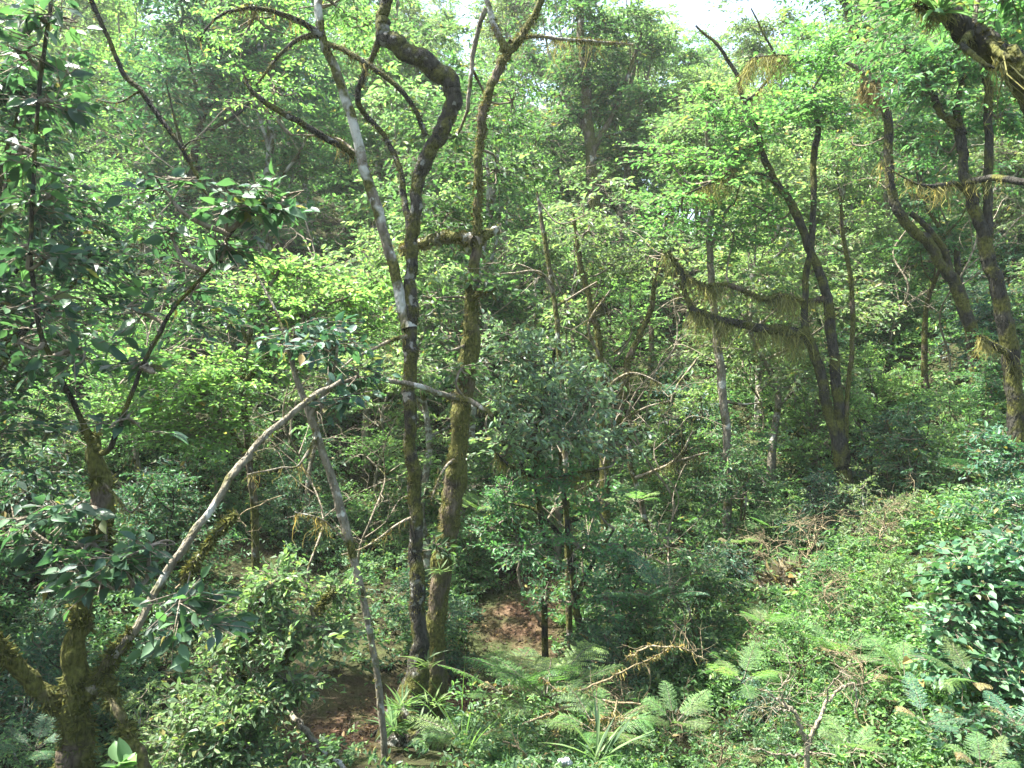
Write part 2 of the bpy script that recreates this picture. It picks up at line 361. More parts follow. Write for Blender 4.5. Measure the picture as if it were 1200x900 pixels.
def beard(G, p, r, per_m, ln=(.08, .3), mat=0, wd=.0075):
    """strands hanging under a limb, in clumps"""
    seg = np.linalg.norm(np.diff(p, axis=0), axis=1); tot = seg.sum(); N = int(per_m*2.2*tot)
    if N < 1: return
    s = R.random(N)*tot; c = np.concatenate([[0], np.cumsum(seg)])
    env = .38+.4*np.sin(s*4.7+R.random()*6)+.35*np.sin(s*11+R.random()*6)+.3*np.sin(s*27+R.random()*6)+.25*np.sin(s*61+R.random()*6)
    k = R.random(N) < np.clip(env, .02, 1)**1.3; s = s[k]; env = np.clip(env[k], .15, 1); N = len(s)
    if N < 1: return
    tz = np.interp(s, c, np.abs(nrm(np.gradient(p, axis=0))[:, 2])); k = R.random(N) > (tz-.55)*3; s, env = s[k], env[k]; N = len(s)
    if N < 1: return
    b = np.stack([np.interp(s, c, p[:, i]) for i in range(3)], -1); rr = np.interp(s, c, r)
    b = b+R.normal(size=(N, 3))*rr[:, None]*.5; b[:, 2] -= rr*.3
    L = (ln[0]*.6+(ln[1]-ln[0]*.6)*R.random(N)**2.2)*(.35+.8*env)
    f = R.normal(size=(N, 3))*[.24, .24, 0]; t = nrm(np.cross(np.array([0, 0, 1.]), R.normal(size=(N, 3))))*wd*(.5+R.random((N, 1)))
    v = np.zeros((N, 10, 3)); down = np.array([0, 0, -1.]); off = np.zeros((N, 3))
    for i, (q, ww) in enumerate(((0, 1.), (.22, 1.1), (.5, .85), (.78, .6), (1, .12))):
        off = off+R.normal(size=(N, 3))*.12*L[:, None]*[1, 1, .2]*(i > 0)
        m = b+down*(L*q)[:, None]+f*(L*q)[:, None]+off
        v[:, i*2] = m+t*ww*.5; v[:, i*2+1] = m-t*ww*.5
    G.add(v, np.arange(N)[:, None, None]*10+np.array([[k, k+1, k+3, k+2] for k in (0, 2, 4, 6)]), mat)

def hero(name, label, cat, trunk, limbs=(), crowns=(), bark=BK_DARK, leaf='mid', kind='mid', d=10, moss=0, hang=0, hanglen=(.08, .3), seg=11, rough=.06,
         mosspatch=.4, group=None, limbbark=None, beardmat=None, joins=8, hangall=False, reach=True, mosslen=(.012, .04), thin=.83):
    """a tree traced limb by limb: > trunk, limb ..., crown, moss"""
    P, r = path(trunk, d); r = r*thin; p, rr = smooth(P, r, 8); p = wob(p, .12*rr.mean())
    base = P[0].copy(); o = link(name, None, loc=base); tag(o, label, cat, group)
    lines = [(p, rr)]
    G = Geo(); tube(G, p-base, rr, seg, 0, rough, 1); link('trunk', G.mesh('trunk', [bark]), o)
    for L in limbs:
        opt = {}
        if isinstance(L, tuple): L, opt = L
        P, r = path(L, d); r = r*(thin+.05); q, qr = smooth(P, r, 7); q = wob(q, .14*qr.mean()); qr = qr*(1+.55*np.exp(-np.arange(len(qr))/2.))
        G = Geo(); tube(G, q-base, qr, max(6, seg-3), 0, rough); link('limb', G.mesh('limb', [opt.get('bark', limbbark or bark)]), o)
        lines.append((q, qr, opt))
    if moss or hang or any(len(x) > 2 and x[2] for x in lines):
        G = Geo()
        for x in lines:
            q, qr = x[0], x[1]; op = x[2] if len(x) > 2 else {}
            mo = op.get('moss', moss); 
            if mo: moss_coat(G, q-base, qr, mo, op.get('mosslen', mosslen), 0, mosspatch)
            T = nrm(np.gradient(q, axis=0)); flat = np.abs(T[:, 2]).mean()
            ha = op.get('hang', hang if (hangall or flat < .7) else 0)
            if ha: beard(G, q-base, qr, ha, op.get('hanglen', hanglen), 1)
        if G.n: link('moss_clumps', G.mesh('moss', [MOSS, beardmat or BEARD]), o)
    if crowns:
        G = Geo(); allp = np.concatenate([x[0] for x in lines])
        for c in crowns:
            px, py, dd, rp, n_ = c[:5]; lf = c[5] if len(c) > 5 else kind
            cc = W(px, py, dd); rd = rp/933*dd
            dist = np.linalg.norm(allp-cc, axis=1)+np.maximum(allp[:, 2]-cc[2], 0)*1.2; a = allp[dist.argmin()]
            if reach:
                mid = (a+cc)/2+np.array([0, 0, -.1*np.linalg.norm(a-cc)])+R.normal(size=3)*.06
                tube(G, spline([a, mid, cc], 6)-base, np.linspace(.022, .011, 13), 5, 1)
            clump(G, cc-base, [rd, rd, rd*.62], n_, K[lf], a-base, joins)
        link('crown', G.mesh('crown', [LM[leaf], TWIG]), o)
    return o
HEROES = []
def gy(px, d, sink=.15):
    x = (px-600)/933*d
    return 450+(CAMZ-float(ground(x, d))+sink)/d*933

# ---------------------------------------------------------------- the trees one can tell apart
# twisted mossy tree in the centre
hero('twisted_tree', 'twisted dark tree with a mossy hooked upper trunk, forking low into a pale straighter stem', 'tree', d=9,
 trunk=[(470, 905, 120), (473, 880, 96), (476, 855, 72), (481, 830, 54), (487, 803, 38), (490, 780, 28), (492, 750, 23), (489, 700, 22), (488, 650, 20), (487, 600, 19), (485, 560, 19), (481, 520, 17.5), (480, 470, 17.5),
        (481, 420, 19), (482, 380, 18), (482, 340, 17), (482, 300, 16.5), (485, 260, 17), (490, 215, 18), (500, 185, 20), (514, 160, 21), (526, 136, 22), (532, 112, 24), (526, 95, 26), (506, 78, 27), (482, 63, 27), (460, 50, 25), (448, 38, 20), (449, 18, 17), (455, -8, 15), (460, -60, 14)],
 limbs=[
  ([(479, 385, 14), (465, 330, 14.5), (455, 290, 14), (440, 240, 14), (425, 190, 14), (410, 130, 13), (396, 90, 12), (380, 50, 11.5), (373, 15, 11), (376, -30, 10)], dict(bark=BK_PALE, moss=60)),
  ([(378, 42, 9, 9), (358, 29, 8, 8.9), (338, 19, 7, 8.8), (300, 10, 5.5, 8.7), (265, 15, 4, 8.6), (245, 30, 3, 8.6), (234, 48, 2, 8.6)], dict(hang=170, hanglen=(.05, .22), moss=150)),
  ([(371, 40, 7, 9), (350, 46, 6, 8.9), (327, 65, 4.5, 8.8), (312, 85, 3.4, 8.7), (300, 100, 2, 8.7)], dict(hang=120, hanglen=(.03, .15))),
  ([(415, 182, 7, 9), (400, 172, 8, 8.9), (367, 153, 9, 8.7), (333, 133, 8.5, 8.6), (301, 113, 7, 8.5), (290, 97, 4, 8.5), (284, 84, 2, 8.5)], dict(hang=90, hanglen=(.04, .16), moss=150)),
  ([(383, 52, 6, 9), (400, 57, 7, 8.9), (433, 77, 7, 8.8), (467, 103, 7, 8.8), (487, 130, 6.5, 8.9), (499, 160, 7, 9)], dict(hang=110, hanglen=(.04, .2), moss=200)),
  ([(446, 45, 7, 9), (427, 87, 7, 9.1), (419, 117, 8, 9.2), (433, 140, 7, 9.3), (453, 163, 7, 9.3), (468, 197, 7, 9.2), (474, 233, 9, 9.1), (480, 270, 10, 9)], dict(hang=60, moss=200)),
  ([(481, 395, 5, 9), (465, 396, 5, 8.85), (440, 408, 4.5, 8.75), (415, 420, 3.4, 8.7), (395, 436, 2, 8.6)], dict(bark=DEADW)),
  ([(425, 190, 4, 9), (405, 168, 3, 9.2), (385, 160, 2.4, 9.4), (340, 158, 1.6, 9.6)], dict(bark=DEADW)),
  ([(487, 605, 4, 9), (465, 615, 3, 8.9), (430, 640, 2, 8.8), (400, 650, 1.2, 8.8)], dict(bark=DEADW)),
 ],
 crowns=[(300, 20, 9.2, 90, 46), (390, 5, 9.4, 80, 40), (430, 30, 10, 70, 36), (320, 105, 9.6, 60, 26)],
 bark=BK_TWIST, leaf='bright', kind='small', moss=330, seg=16, mosspatch=.42, hang=30, mosslen=(.012, .04))

# straighter twin behind it
hero('twin_tree', 'straight moss-patched trunk rising close behind the twisted tree, with a pale forked top', 'tree', d=9.8,
 trunk=[(497, 905, 56), (503, 850, 40), (508, 780, 30), (513, 705, 28), (520, 650, 29), (527, 605, 29), (534, 565, 30), (537, 530, 25), (540, 490, 25), (545, 452, 26), (549, 420, 29), (553, 385, 23), (552, 345, 19), (557, 300, 14), (560, 250, 12.5), (560, 200, 12), (563, 160, 12), (567, 128, 12.5), (574, 105, 12), (583, 84, 12.5), (595, 62, 13), (611, 44, 10.5), (634, 0, 9.5), (650, -45, 8)],
 limbs=[
  ([(594, 60, 9), (580, 33, 8), (574, 12, 8), (563, -15, 7)], dict(bark=BK_PALE)),
  ([(570, 10, 6, 9.8), (561, 32, 6.5, 9.9), (555, 62, 6.5, 10), (551, 95, 6, 10), (548, 130, 5, 10)], dict(bark=BK_POLE, moss=0)),
  ([(598, 50, 5, 9.8), (625, 43, 4.5, 10), (660, 46, 4, 10.2), (700, 49, 3.4, 10.4), (742, 52, 2, 10.5)], dict(hang=130, hanglen=(.06, .5))),
  ([(546, 470, 8, 9.7), (543, 469, 8, 9.2), (510, 459, 8, 8.6), (480, 450, 7, 8.45), (440, 444, 6, 8.4), (403, 447, 4.5, 8.4), (385, 455, 3, 8.4)], dict(bark=BK_POLE, moss=40)),
  ([(528, 464, 8, 8.9), (550, 470, 7.5, 8.8), (566, 478, 7, 8.75), (577, 487, 4, 8.7)], dict(hang=200, moss=500, hanglen=(.04, .16))),
  ([(552, 350, 7), (560, 346, 8, 9.6), (575, 340, 6, 9.5), (583, 336, 3, 9.4)], dict(moss=700)),
  ([(558, 283, 13, 9.8), (540, 278, 16, 10), (515, 280, 17, 10.3), (492, 286, 14, 10.6), (470, 292, 8, 10.9)], dict(moss=1100, hang=330, hanglen=(.04, .2))),
  ([(558, 283, 13, 9.8), (572, 274, 14, 9.9), (582, 268, 9, 10)], dict(moss=900)),
  ([(536, 535, 4), (520, 550, 3, 9.4), (505, 585, 2.4, 9.2)], dict(bark=DEADW)),
 ],
 crowns=[(525, 250, 10.6, 60, 40), (580, 200, 10.8, 62, 40), (530, 160, 11, 55, 32), (600, 120, 11.2, 55, 26), (505, 350, 10.2, 32, 14, 'gloss'), (560, 330, 9.6, 26, 12, 'gloss'), (540, 432, 9.4, 26, 9, 'gloss'), (512, 640, 9.3, 20, 6, 'gloss'), (515, 400, 9.4, 22, 7, 'gloss')],
 bark=BK_MOSS, limbbark=BK_PALE, leaf='mid', kind='mid', moss=420, hang=0, seg=14, rough=.09, mosspatch=.3, beardmat=BEARDY, mosslen=(.015, .05))

hero('leaning_pole_tree', 'thin pale pole leaning left with a yellow mossy collar half way up', 'tree', d=8,
 trunk=[(452, gy(452, 8), 10), (447, 830, 9), (438, 765, 9.5), (425, 700, 10.5), (412, 645, 12), (401, 603, 13), (386, 552, 11.5), (364, 488, 10), (347, 442, 8), (335, 400, 6)],
 limbs=[([(364, 488, 6), (385, 450, 5, 7.9), (395, 415, 4, 7.8), (388, 385, 3, 7.7)], {}), ([(347, 442, 5), (330, 380, 4, 8.1), (300, 320, 3, 8.2)], {}),
        ([(410, 640, 3), (380, 610, 2, 7.8), (345, 600, 1.4, 7.7)], dict(hang=160)),
        ([(372, 510, 4), (350, 545, 3, 7.7), (330, 548, 2.4, 7.6), (290, 556, 1.5, 7.5)], dict(hang=200))],
 crowns=[(385, 405, 7.8, 42, 20), (345, 395, 8, 40, 14), (420, 440, 8, 30, 10), (400, 470, 7.8, 24, 9)],
 bark=BK_POLE, leaf='blue', kind='large', moss=120, seg=9, mosspatch=.62)

hero('stump_tree', 'old shaggy mossy stump with a pale leaning bough and dark upright stems', 'tree', d=6,
 trunk=[(86, 945, 78), (88, 900, 60), (90, 860, 52), (88, 800, 42), (88, 760, 36), (96, 715, 31), (108, 668, 27), (120, 620, 31), (122, 590, 35), (116, 555, 32), (110, 525, 24), (107, 505, 14)],
 limbs=[
  ([(108, 520, 10), (85, 470, 9, 5.9), (65, 430, 8.5, 5.8), (48, 390, 8, 5.75), (40, 340, 7.5, 5.7), (36, 290, 7, 5.7), (41, 180, 7, 5.7), (49, 80, 6.5, 5.7), (60, 5, 6, 5.7), (66, -60, 6, 5.7)], dict(bark=BK_DARK, moss=0)),
  ([(112, 530, 9), (128, 527, 9, 5.9), (144, 487, 7.5, 5.8), (167, 430, 7, 5.75), (187, 390, 6.5, 5.7), (207, 357, 6, 5.65), (247, 313, 5, 5.6), (270, 275, 4, 5.6), (300, 240, 3, 5.6)], dict(bark=BK_DARK, moss=0)),
  ([(108, 810, 20, 6), (127, 778, 17, 6.05), (160, 734, 13.5, 6.1), (200, 664, 13.5, 6.25), (222, 632, 13, 6.35), (246, 598, 12, 6.45), (273, 557, 13, 6.6), (292, 532, 12, 6.7), (320, 503, 11, 6.8), (363, 468, 9, 7), (400, 446, 6, 7.1)], dict(bark=BK_POLE, moss=50)),
  ([(100, 818, 24, 6), (117, 791, 23, 6.02), (134, 767, 18, 6.06), (149, 748, 13, 6.09), (158, 737, 9, 6.1)], dict(moss=900)),
  ([(212, 682, 6, 6.25), (226, 662, 6, 6.2), (247, 634, 5, 6.15), (276, 602, 4, 6.1)], dict(bark=BK_POLE)),
  ([(86, 848, 26), (70, 830, 26, 5.95), (45, 806, 27, 5.9), (15, 776, 27, 5.8), (-15, 745, 26, 5.7), (-60, 700, 22, 5.6)], dict(moss=800, hang=160)),
  ([(118, 790, 20, 6.02), (128, 808, 19, 5.95), (138, 835, 18, 5.85), (152, 862, 18, 5.75), (168, 895, 19, 5.7), (176, 935, 20, 5.7)], dict(moss=800, hang=60)),
  ([(122, 600, 8, 5.9), (124, 640, 8, 5.85), (122, 668, 7, 5.8)], dict(bark=DEADW)),
  ([(98, 700, 6), (130, 690, 5, 5.7), (165, 690, 4.5, 5.5), (195, 716, 4, 5.4), (208, 740, 3, 5.35)], dict(bark=BK_POLE, moss=0, hang=0)),
  ([(115, 560, 5), (135, 580, 4, 5.8), (155, 600, 3, 5.7), (180, 560, 2, 5.7)], dict(moss=0)),
 ],
 crowns=[(225, 700, 5.3, 26, 9), (245, 725, 5.3, 24, 8), (205, 735, 5.3, 18, 6), (140, 655, 5.5, 34, 10), (110, 680, 5.5, 26, 7), (175, 640, 5.6, 20, 4), (55, 640, 5.8, 55, 8), (20, 610, 5.8, 50, 8), (80, 600, 5.8, 30, 8), (95, 650, 5.6, 24, 6),
         (300, 235, 5.5, 34, 12), (265, 245, 5.5, 26, 7), (330, 232, 5.5, 20, 5), (265, 285, 5.6, 30, 8), (185, 212, 5.6, 24, 5), (200, 275, 5.7, 26, 4), (225, 340, 5.7, 40, 6), (150, 360, 5.8, 44, 4), (100, 410, 5.8, 44, 6), (150, 490, 5.8, 40, 4), (170, 425, 5.8, 30, 6),
         (30, 60, 5.7, 44, 9), (62, 120, 5.7, 44, 9), (28, 180, 5.7, 40, 9), (60, 230, 5.7, 42, 8), (20, 290, 5.7, 50, 7), (62, 350, 5.7, 45, 6), (20, 400, 5.7, 50, 6), (62, 20, 5.7, 34, 8), (60, 300, 5.7, 30, 8)],
 bark=BK_MOSS, leaf='big', kind='large', moss=900, hang=110, hanglen=(.03, .14), seg=14, rough=.13, joins=3, mosspatch=.38, mosslen=(.02, .07), thin=.66)

o = hero('hanging_stem_tree', 'long thin dark stem slanting down from the upper left corner', 'liana', d=6.5, trunk=[(80, -60, 6), (107, 0, 6.5), (125, 40, 6.5), (145, 86, 7), (165, 106, 7.5), (190, 142, 6.5), (214, 175, 5.5), (234, 213, 4.5), (247, 236, 3)],
 limbs=[([(165, 106, 3), (140, 120, 2, 6.6), (115, 118, 1.4, 6.7)], {}), ([(214, 175, 3), (225, 165, 2, 6.4), (250, 160, 1.2, 6.3)], {})], bark=BK_DARK, moss=40, seg=7)
o.name = 'hanging_liana'

hero('moss_arm_tree', 'slender twin-stemmed tree holding out a level arm draped in shaggy moss', 'tree', d=13,
 trunk=[(1006, gy(1006, 13), 27), (1000, 600, 21), (994, 570, 20), (987, 535, 22), (984, 495, 15), (981, 460, 16), (977, 420, 16), (973, 380, 16), (968, 342, 15), (956, 310, 13), (945, 283, 13), (933, 250, 14), (921, 229, 11), (904, 205, 11), (893, 178, 10), (886, 150, 9), (873, 123, 8), (866, 98, 7), (858, 78, 6), (840, 53, 5), (815, 30, 3)],
 limbs=[
  ([(986, 545, 15), (976, 503, 14.5), (966, 460, 15), (958, 425, 15), (949, 402, 16), (937, 391, 17), (915, 387, 16), (890, 384, 13.5), (860, 378, 13), (832, 371, 12), (812, 362, 10), (803, 345, 7), (800, 325, 8), (792, 308, 8), (780, 293, 5)], dict(moss=700, hang=900, hanglen=(.12, .62))),
  ([(944, 396, 10), (943, 360, 9.5), (944, 330, 10), (949, 297, 9), (953, 255, 9), (953, 215, 9), (955, 173, 9.5), (959, 150, 9), (955, 128, 8), (950, 108, 6)], dict(hang=30)),
  ([(990, 520, 7), (994, 450, 7), (999, 400, 7), (997, 330, 7), (987, 270, 6), (985, 230, 4)], dict(moss=250, bark=BK_MOSS)),
  ([(968, 350, 8), (940, 352, 8), (915, 346, 9), (895, 351, 9), (875, 342, 8), (850, 334, 8), (822, 334, 7), (803, 322, 6)], dict(moss=600, hang=800, hanglen=(.1, .5), bark=BK_MOSS)),
  ([(890, 165, 5), (868, 190, 5, 12.6), (840, 210, 4, 12.4), (800, 230, 3, 12.2)], dict(hang=600, hanglen=(.1, .5))),
  ([(872, 122, 5), (890, 105, 4), (910, 75, 4), (895, 40, 3), (880, 10, 2)], dict(hang=500, hanglen=(.1, .4))),
  ([(865, 98, 4), (880, 70, 3, 12.6), (900, 66, 3, 12.4), (930, 64, 2, 12.3)], dict(hang=700, hanglen=(.15, .6))),
  ([(921, 228, 5), (895, 205, 4, 12.7), (872, 208, 3, 12.6), (860, 240, 2, 12.6)], dict(hang=200)),
 ],
 crowns=[(940, 70, 12.8, 50, 44), (975, 60, 13, 40, 30), (920, 130, 12.6, 50, 40), (880, 150, 12.4, 40, 24), (850, 200, 12.6, 55, 40), (970, 130, 12.8, 40, 26), (900, 250, 13.4, 50, 30), (800, 250, 12.6, 50, 36), (860, 275, 13.4, 55, 34), (830, 130, 12.8, 40, 22), (780, 180, 13, 45, 22)],
 bark=BK_DARK, leaf='bright', kind='layer', moss=130, hang=120, seg=10, joins=5, mosspatch=.45, thin=.75)

hero('pale_thin_tree', 'thin pale bare trunk standing among low bushes left of the moss-draped arm', 'tree', d=13.6,
 trunk=[(851, gy(851, 13.6), 13), (852, 560, 12.5), (852, 520, 12), (848, 470, 12), (843, 420, 12), (839, 390, 11), (834, 330, 10), (831, 280, 9), (835, 220, 8), (829, 150, 6), (835, 100, 4)],
 limbs=[([(848, 470, 4), (870, 474, 3), (890, 472, 1.6)], {}), ([(832, 290, 5), (850, 250, 4), (865, 230, 2)], {}), ([(834, 230, 5), (815, 200, 4), (790, 190, 2)], {})],
 crowns=[(835, 110, 13.6, 40, 40), (800, 150, 13.6, 45, 40), (860, 180, 13.6, 40, 36), (800, 200, 13.6, 35, 30)],
 bark=BK_POLE, leaf='pale', kind='mid', moss=20, hang=0, seg=9)

hero('edge_tree', 'dark forked tree at the right edge with crooked arms', 'tree', d=11,
 trunk=[(1200, gy(1200, 11), 32), (1196, 570, 27), (1192, 520, 24), (1188, 455, 23), (1182, 405, 23), (1174, 360, 22), (1161, 312, 19), (1149, 268, 17), (1139, 235, 16), (1130, 205, 13), (1128, 180, 13), (1124, 155, 14), (1104, 133, 10), (1093, 112, 8), (1080, 80, 6)],
 limbs=[
  ([(1158, 305, 13), (1157, 253, 12), (1158, 200, 11.5), (1158, 150, 11), (1158, 110, 11), (1153, 75, 10), (1150, 20, 9), (1150, -30, 8)], {}),
  ([(1126, 158, 10), (1121, 128, 10), (1128, 94, 8), (1135, 50, 7), (1130, 0, 6)], {}),
  ([(1135, 222, 8), (1133, 214, 9, 10.8), (1167, 209, 9, 10.2), (1200, 213, 9, 9.8), (1240, 220, 9, 9.5)], dict(hang=60, moss=160)),
  ([(1134, 224, 8), (1118, 216, 7, 10.8), (1092, 218, 6, 10.6), (1070, 214, 3, 10.5), (1030, 190, 1.6, 10.4)], dict(hang=320, moss=160, hanglen=(.06, .35))),
  ([(1190, 440, 12), (1180, 415, 10, 10.7), (1155, 400, 8, 10.5), (1148, 395, 5, 10.4)], dict(moss=500, hang=350)),
 ],
 crowns=[(1110, 70, 11, 55, 60), (1150, 60, 11, 55, 60), (1080, 100, 11, 50, 46), (1180, 130, 11.3, 45, 36), (1100, 170, 11.5, 45, 34), (1060, 60, 11.4, 50, 40), (1190, 20, 11, 60, 50)],
 bark=BK_DARK, leaf='mid', kind='mid', moss=140, hang=30, seg=11)

hero('overhead_tree', 'heavy dark mossy bough reaching in at the top right corner, hung with yellow strands', 'tree', d=6,
 trunk=[(1370, gy(1370, 6), 90), (1360, 700, 70), (1340, 500, 58), (1310, 330, 52), (1265, 210, 48), (1215, 118, 42), (1190, 78, 36), (1166, 62, 32), (1142, 45, 33), (1120, 24, 26), (1100, 4, 22), (1084, -25, 18)],
 limbs=[([(1140, 35, 10), (1128, 52, 8, 5.8), (1150, 72, 6, 5.6), (1165, 80, 3, 5.5)], {}), ([(1196, 84, 12), (1199, 120, 10, 6), (1215, 160, 8, 6)], {}),
        ([(1118, 14, 8), (1095, 12, 6, 5.8), (1072, 6, 4, 5.7)], dict(hang=420, moss=600, hanglen=(.05, .2))),
        ([(1160, 50, 10, 5.9), (1175, 66, 10, 5.75), (1188, 70, 8, 5.7), (1194, 68, 4, 5.7)], dict(hang=330, hanglen=(.25, .9)))],
 bark=BK_DARK, moss=420, hang=110, seg=14, rough=.12, beardmat=BEARDY, leaf='mid', kind='mid', hanglen=(.03, .12), crowns=[(1080, -5, 5.9, 50, 14), (1180, -10, 6.2, 60, 20)], mosslen=(.015, .05))

hero('slanting_tree', 'dark slanting tree leaning left up the right slope behind the crooked-armed edge tree', 'tree', d=14.5,
 trunk=[(1150, gy(1150, 14.5), 22), (1140, 400, 19), (1123, 340, 17), (1106, 315, 15), (1088, 286, 14), (1062, 262, 14), (1050, 242, 13), (1043, 215, 12), (1040, 143, 13), (1031, 117, 12), (1017, 90, 13), (1005, 60, 12), (997, 27, 10), (986, -5, 9), (975, -50, 8)],
 limbs=[([(1112, 318, 9), (1107, 296, 9), (1090, 270, 8), (1067, 250, 7)], {}), ([(1140, 400, 10), (1125, 330, 9, 15), (1120, 290, 8, 15.2)], {}),
        ([(1020, 96, 7), (1005, 80, 6, 14), (980, 68, 5, 13.8), (965, 70, 3, 13.7)], dict(bark=BK_POLE)),
        ([(1036, 125, 7), (1010, 100, 6, 14), (1045, 95, 5, 13.8), (1060, 100, 3, 13.8)], dict(hang=1300, hanglen=(.15, .6), moss=300))],
 crowns=[(1000, 20, 14.5, 55, 46), (1040, 40, 14.8, 50, 40), (1060, 150, 15, 60, 50), (1000, 170, 15.5, 50, 36), (1080, 210, 15.5, 50, 34)], bark=BK_DARK, leaf='mid', kind='mid', moss=90, hang=100, seg=10)

hero('dark_tall_tree', 'tall heavy-crowned tree far up the middle slope under the sky gap, hung with moss', 'tree', d=23,
 trunk=[(700, gy(700, 23), 22), (698, 260, 19), (695, 220, 17), (692, 180, 15), (688, 130, 14), (684, 80, 12), (680, 20, 10), (676, -40, 8)],
 limbs=[([(692, 180, 8), (720, 130, 6), (745, 60, 4), (755, 30, 2)], dict(hang=400, hanglen=(.3, 1.5))), ([(692, 160, 8), (670, 130, 6), (655, 110, 3)], {}), ([(690, 165, 6), (712, 160, 4), (740, 150, 3)], {})],
 crowns=[(690, 60, 23, 38, 50), (665, 85, 23, 28, 30), (712, 95, 23, 28, 30), (680, 15, 23, 40, 46), (700, 130, 23.2, 30, 28), (668, 140, 23, 22, 18), (715, 30, 23, 24, 22), (695, 175, 23.3, 24, 18)],
 bark=BK_FILL, leaf='mid', kind='far', moss=20, hang=60, seg=9)

hero('dead_stem_tree', 'thin brown leafless stem with a snapped top between the twin trunk and the mossy poles', 'tree', d=12.5,
 trunk=[(668, gy(668, 12.5), 9), (662, 520, 8), (655, 410, 7), (652, 370, 7), (646, 330, 6.5), (635, 260, 6), (629, 225, 3)],
 limbs=[([(646, 332, 3.5), (630, 318, 3, 12.3), (600, 320, 2.4, 12.2), (577, 322, 1.4, 12)], dict(bark=DEADW)), ([(648, 345, 3), (637, 325, 2.4, 12.4), (610, 310, 2, 12.3), (594, 312, 1.2, 12.3)], dict(bark=DEADW)), ([(650, 360, 3), (700, 330, 2, 12.2)], dict(bark=DEADW)),
        ([(629, 232, 2), (655, 262, 2, 12.4), (690, 250, 1.4, 12.4)], dict(bark=DEADW))], bark=BK_FILL, moss=60, hang=0, seg=8)

hero('mossy_pole_tree', 'crooked yellow-mossed pole tree with dead looping branches right of centre', 'tree', d=13.5,
 trunk=[(712, gy(712, 13.5), 15), (709, 560, 13), (707, 500, 12), (704, 450, 12), (702, 398, 10), (695, 370, 9), (688, 340, 8), (678, 300, 6), (672, 250, 4)],
 limbs=[([(709, 540, 10), (722, 500, 10), (733, 450, 9), (738, 417, 9), (750, 393, 8), (763, 360, 7), (768, 320, 5)], dict(moss=500, hang=250)),
        ([(706, 480, 5), (708, 465, 5, 13.2), (722, 445, 4, 13), (745, 437, 3, 12.9), (775, 450, 2, 12.8)], dict(bark=DEADW)),
        ([(728, 500, 4), (735, 490, 3.4, 13.2), (755, 478, 3, 13), (785, 470, 2.4, 12.9)], dict(bark=DEADW, hang=100)),
        ([(735, 480, 4), (738, 540, 6, 13.6), (748, 575, 7, 13.6), (762, 640, 8, 13.7)], dict(bark=BK_FILL)),
        ([(703, 420, 4), (690, 380, 3, 13.2), (715, 340, 2, 13.1)], dict(bark=DEADW)), ([(745, 560, 4, 13.5), (790, 540, 3, 13), (812, 505, 2, 12.9)], dict(bark=DEADW)), ([(790, 541, 3, 13), (830, 530, 1.6, 12.9)], dict(bark=DEADW))],
 crowns=[(690, 270, 13.6, 46, 26), (760, 300, 13.6, 50, 34), (720, 310, 14, 40, 22)], bark=BK_MOSS, leaf='pale', kind='mid', moss=520, hang=180, seg=9, beardmat=BEARDY, mosspatch=.3)

hero('dark_understory_tree', 'low dense round-crowned green tree beside the red earth bank', 'tree', d=11.3,
 trunk=[(688, gy(688, 11.3), 13), (681, 745, 11), (673, 700, 10), (668, 645, 9), (662, 590, 7), (656, 530, 5)],
 limbs=[([(675, 700, 6), (700, 650, 5), (720, 620, 3)], {}), ([(668, 640, 6), (630, 600, 5), (600, 590, 3)], {})],
 crowns=[(592, 580, 10.8, 40, 40), (640, 560, 11, 46, 46), (700, 585, 11.4, 44, 40), (615, 640, 10.6, 46, 44), (680, 640, 10.8, 56, 54), (733, 640, 11.4, 36, 30), (710, 700, 10.8, 46, 46), (640, 700, 11.5, 30, 16), (755, 705, 11.3, 26, 18), (575, 620, 11, 26, 14)],
 bark=BK_DARK, leaf='mid', kind='shrub', moss=30, hang=0, seg=9)

hero('bluish_leaf_tree', 'small tree of glossy bluish leaves just right of the straight twin trunk', 'tree', d=11,
 trunk=[(640, gy(640, 12), 10, 12), (636, 640, 9, 11.8), (628, 560, 8, 11.4), (630, 500, 7, 11), (645, 440, 5, 11), (650, 410, 4, 11)],
 limbs=[([(630, 540, 6, 11.2), (600, 500, 5), (590, 460, 3)], {}), ([(630, 530, 6, 11.2), (660, 490, 5), (690, 470, 3)], {}), ([(628, 560, 4, 11.4), (596, 545, 6, 10.8), (580, 530, 3, 10.6)], dict(hang=300, moss=300)), ([(640, 560, 4, 11.2), (700, 550, 5, 10.8)], dict(hang=300, moss=200, hanglen=(.1, .45)))],
 crowns=[(610, 420, 11, 46, 50), (650, 440, 10.9, 46, 50), (600, 470, 10.8, 44, 44), (640, 490, 10.7, 44, 44), (690, 460, 11, 42, 40), (680, 510, 10.8, 42, 36), (600, 520, 10.7, 38, 28), (720, 520, 11.2, 34, 24), (590, 390, 11.2, 36, 26)],
 bark=BK_DARK, leaf='sheen', kind='gloss', moss=60, hang=0, seg=8)

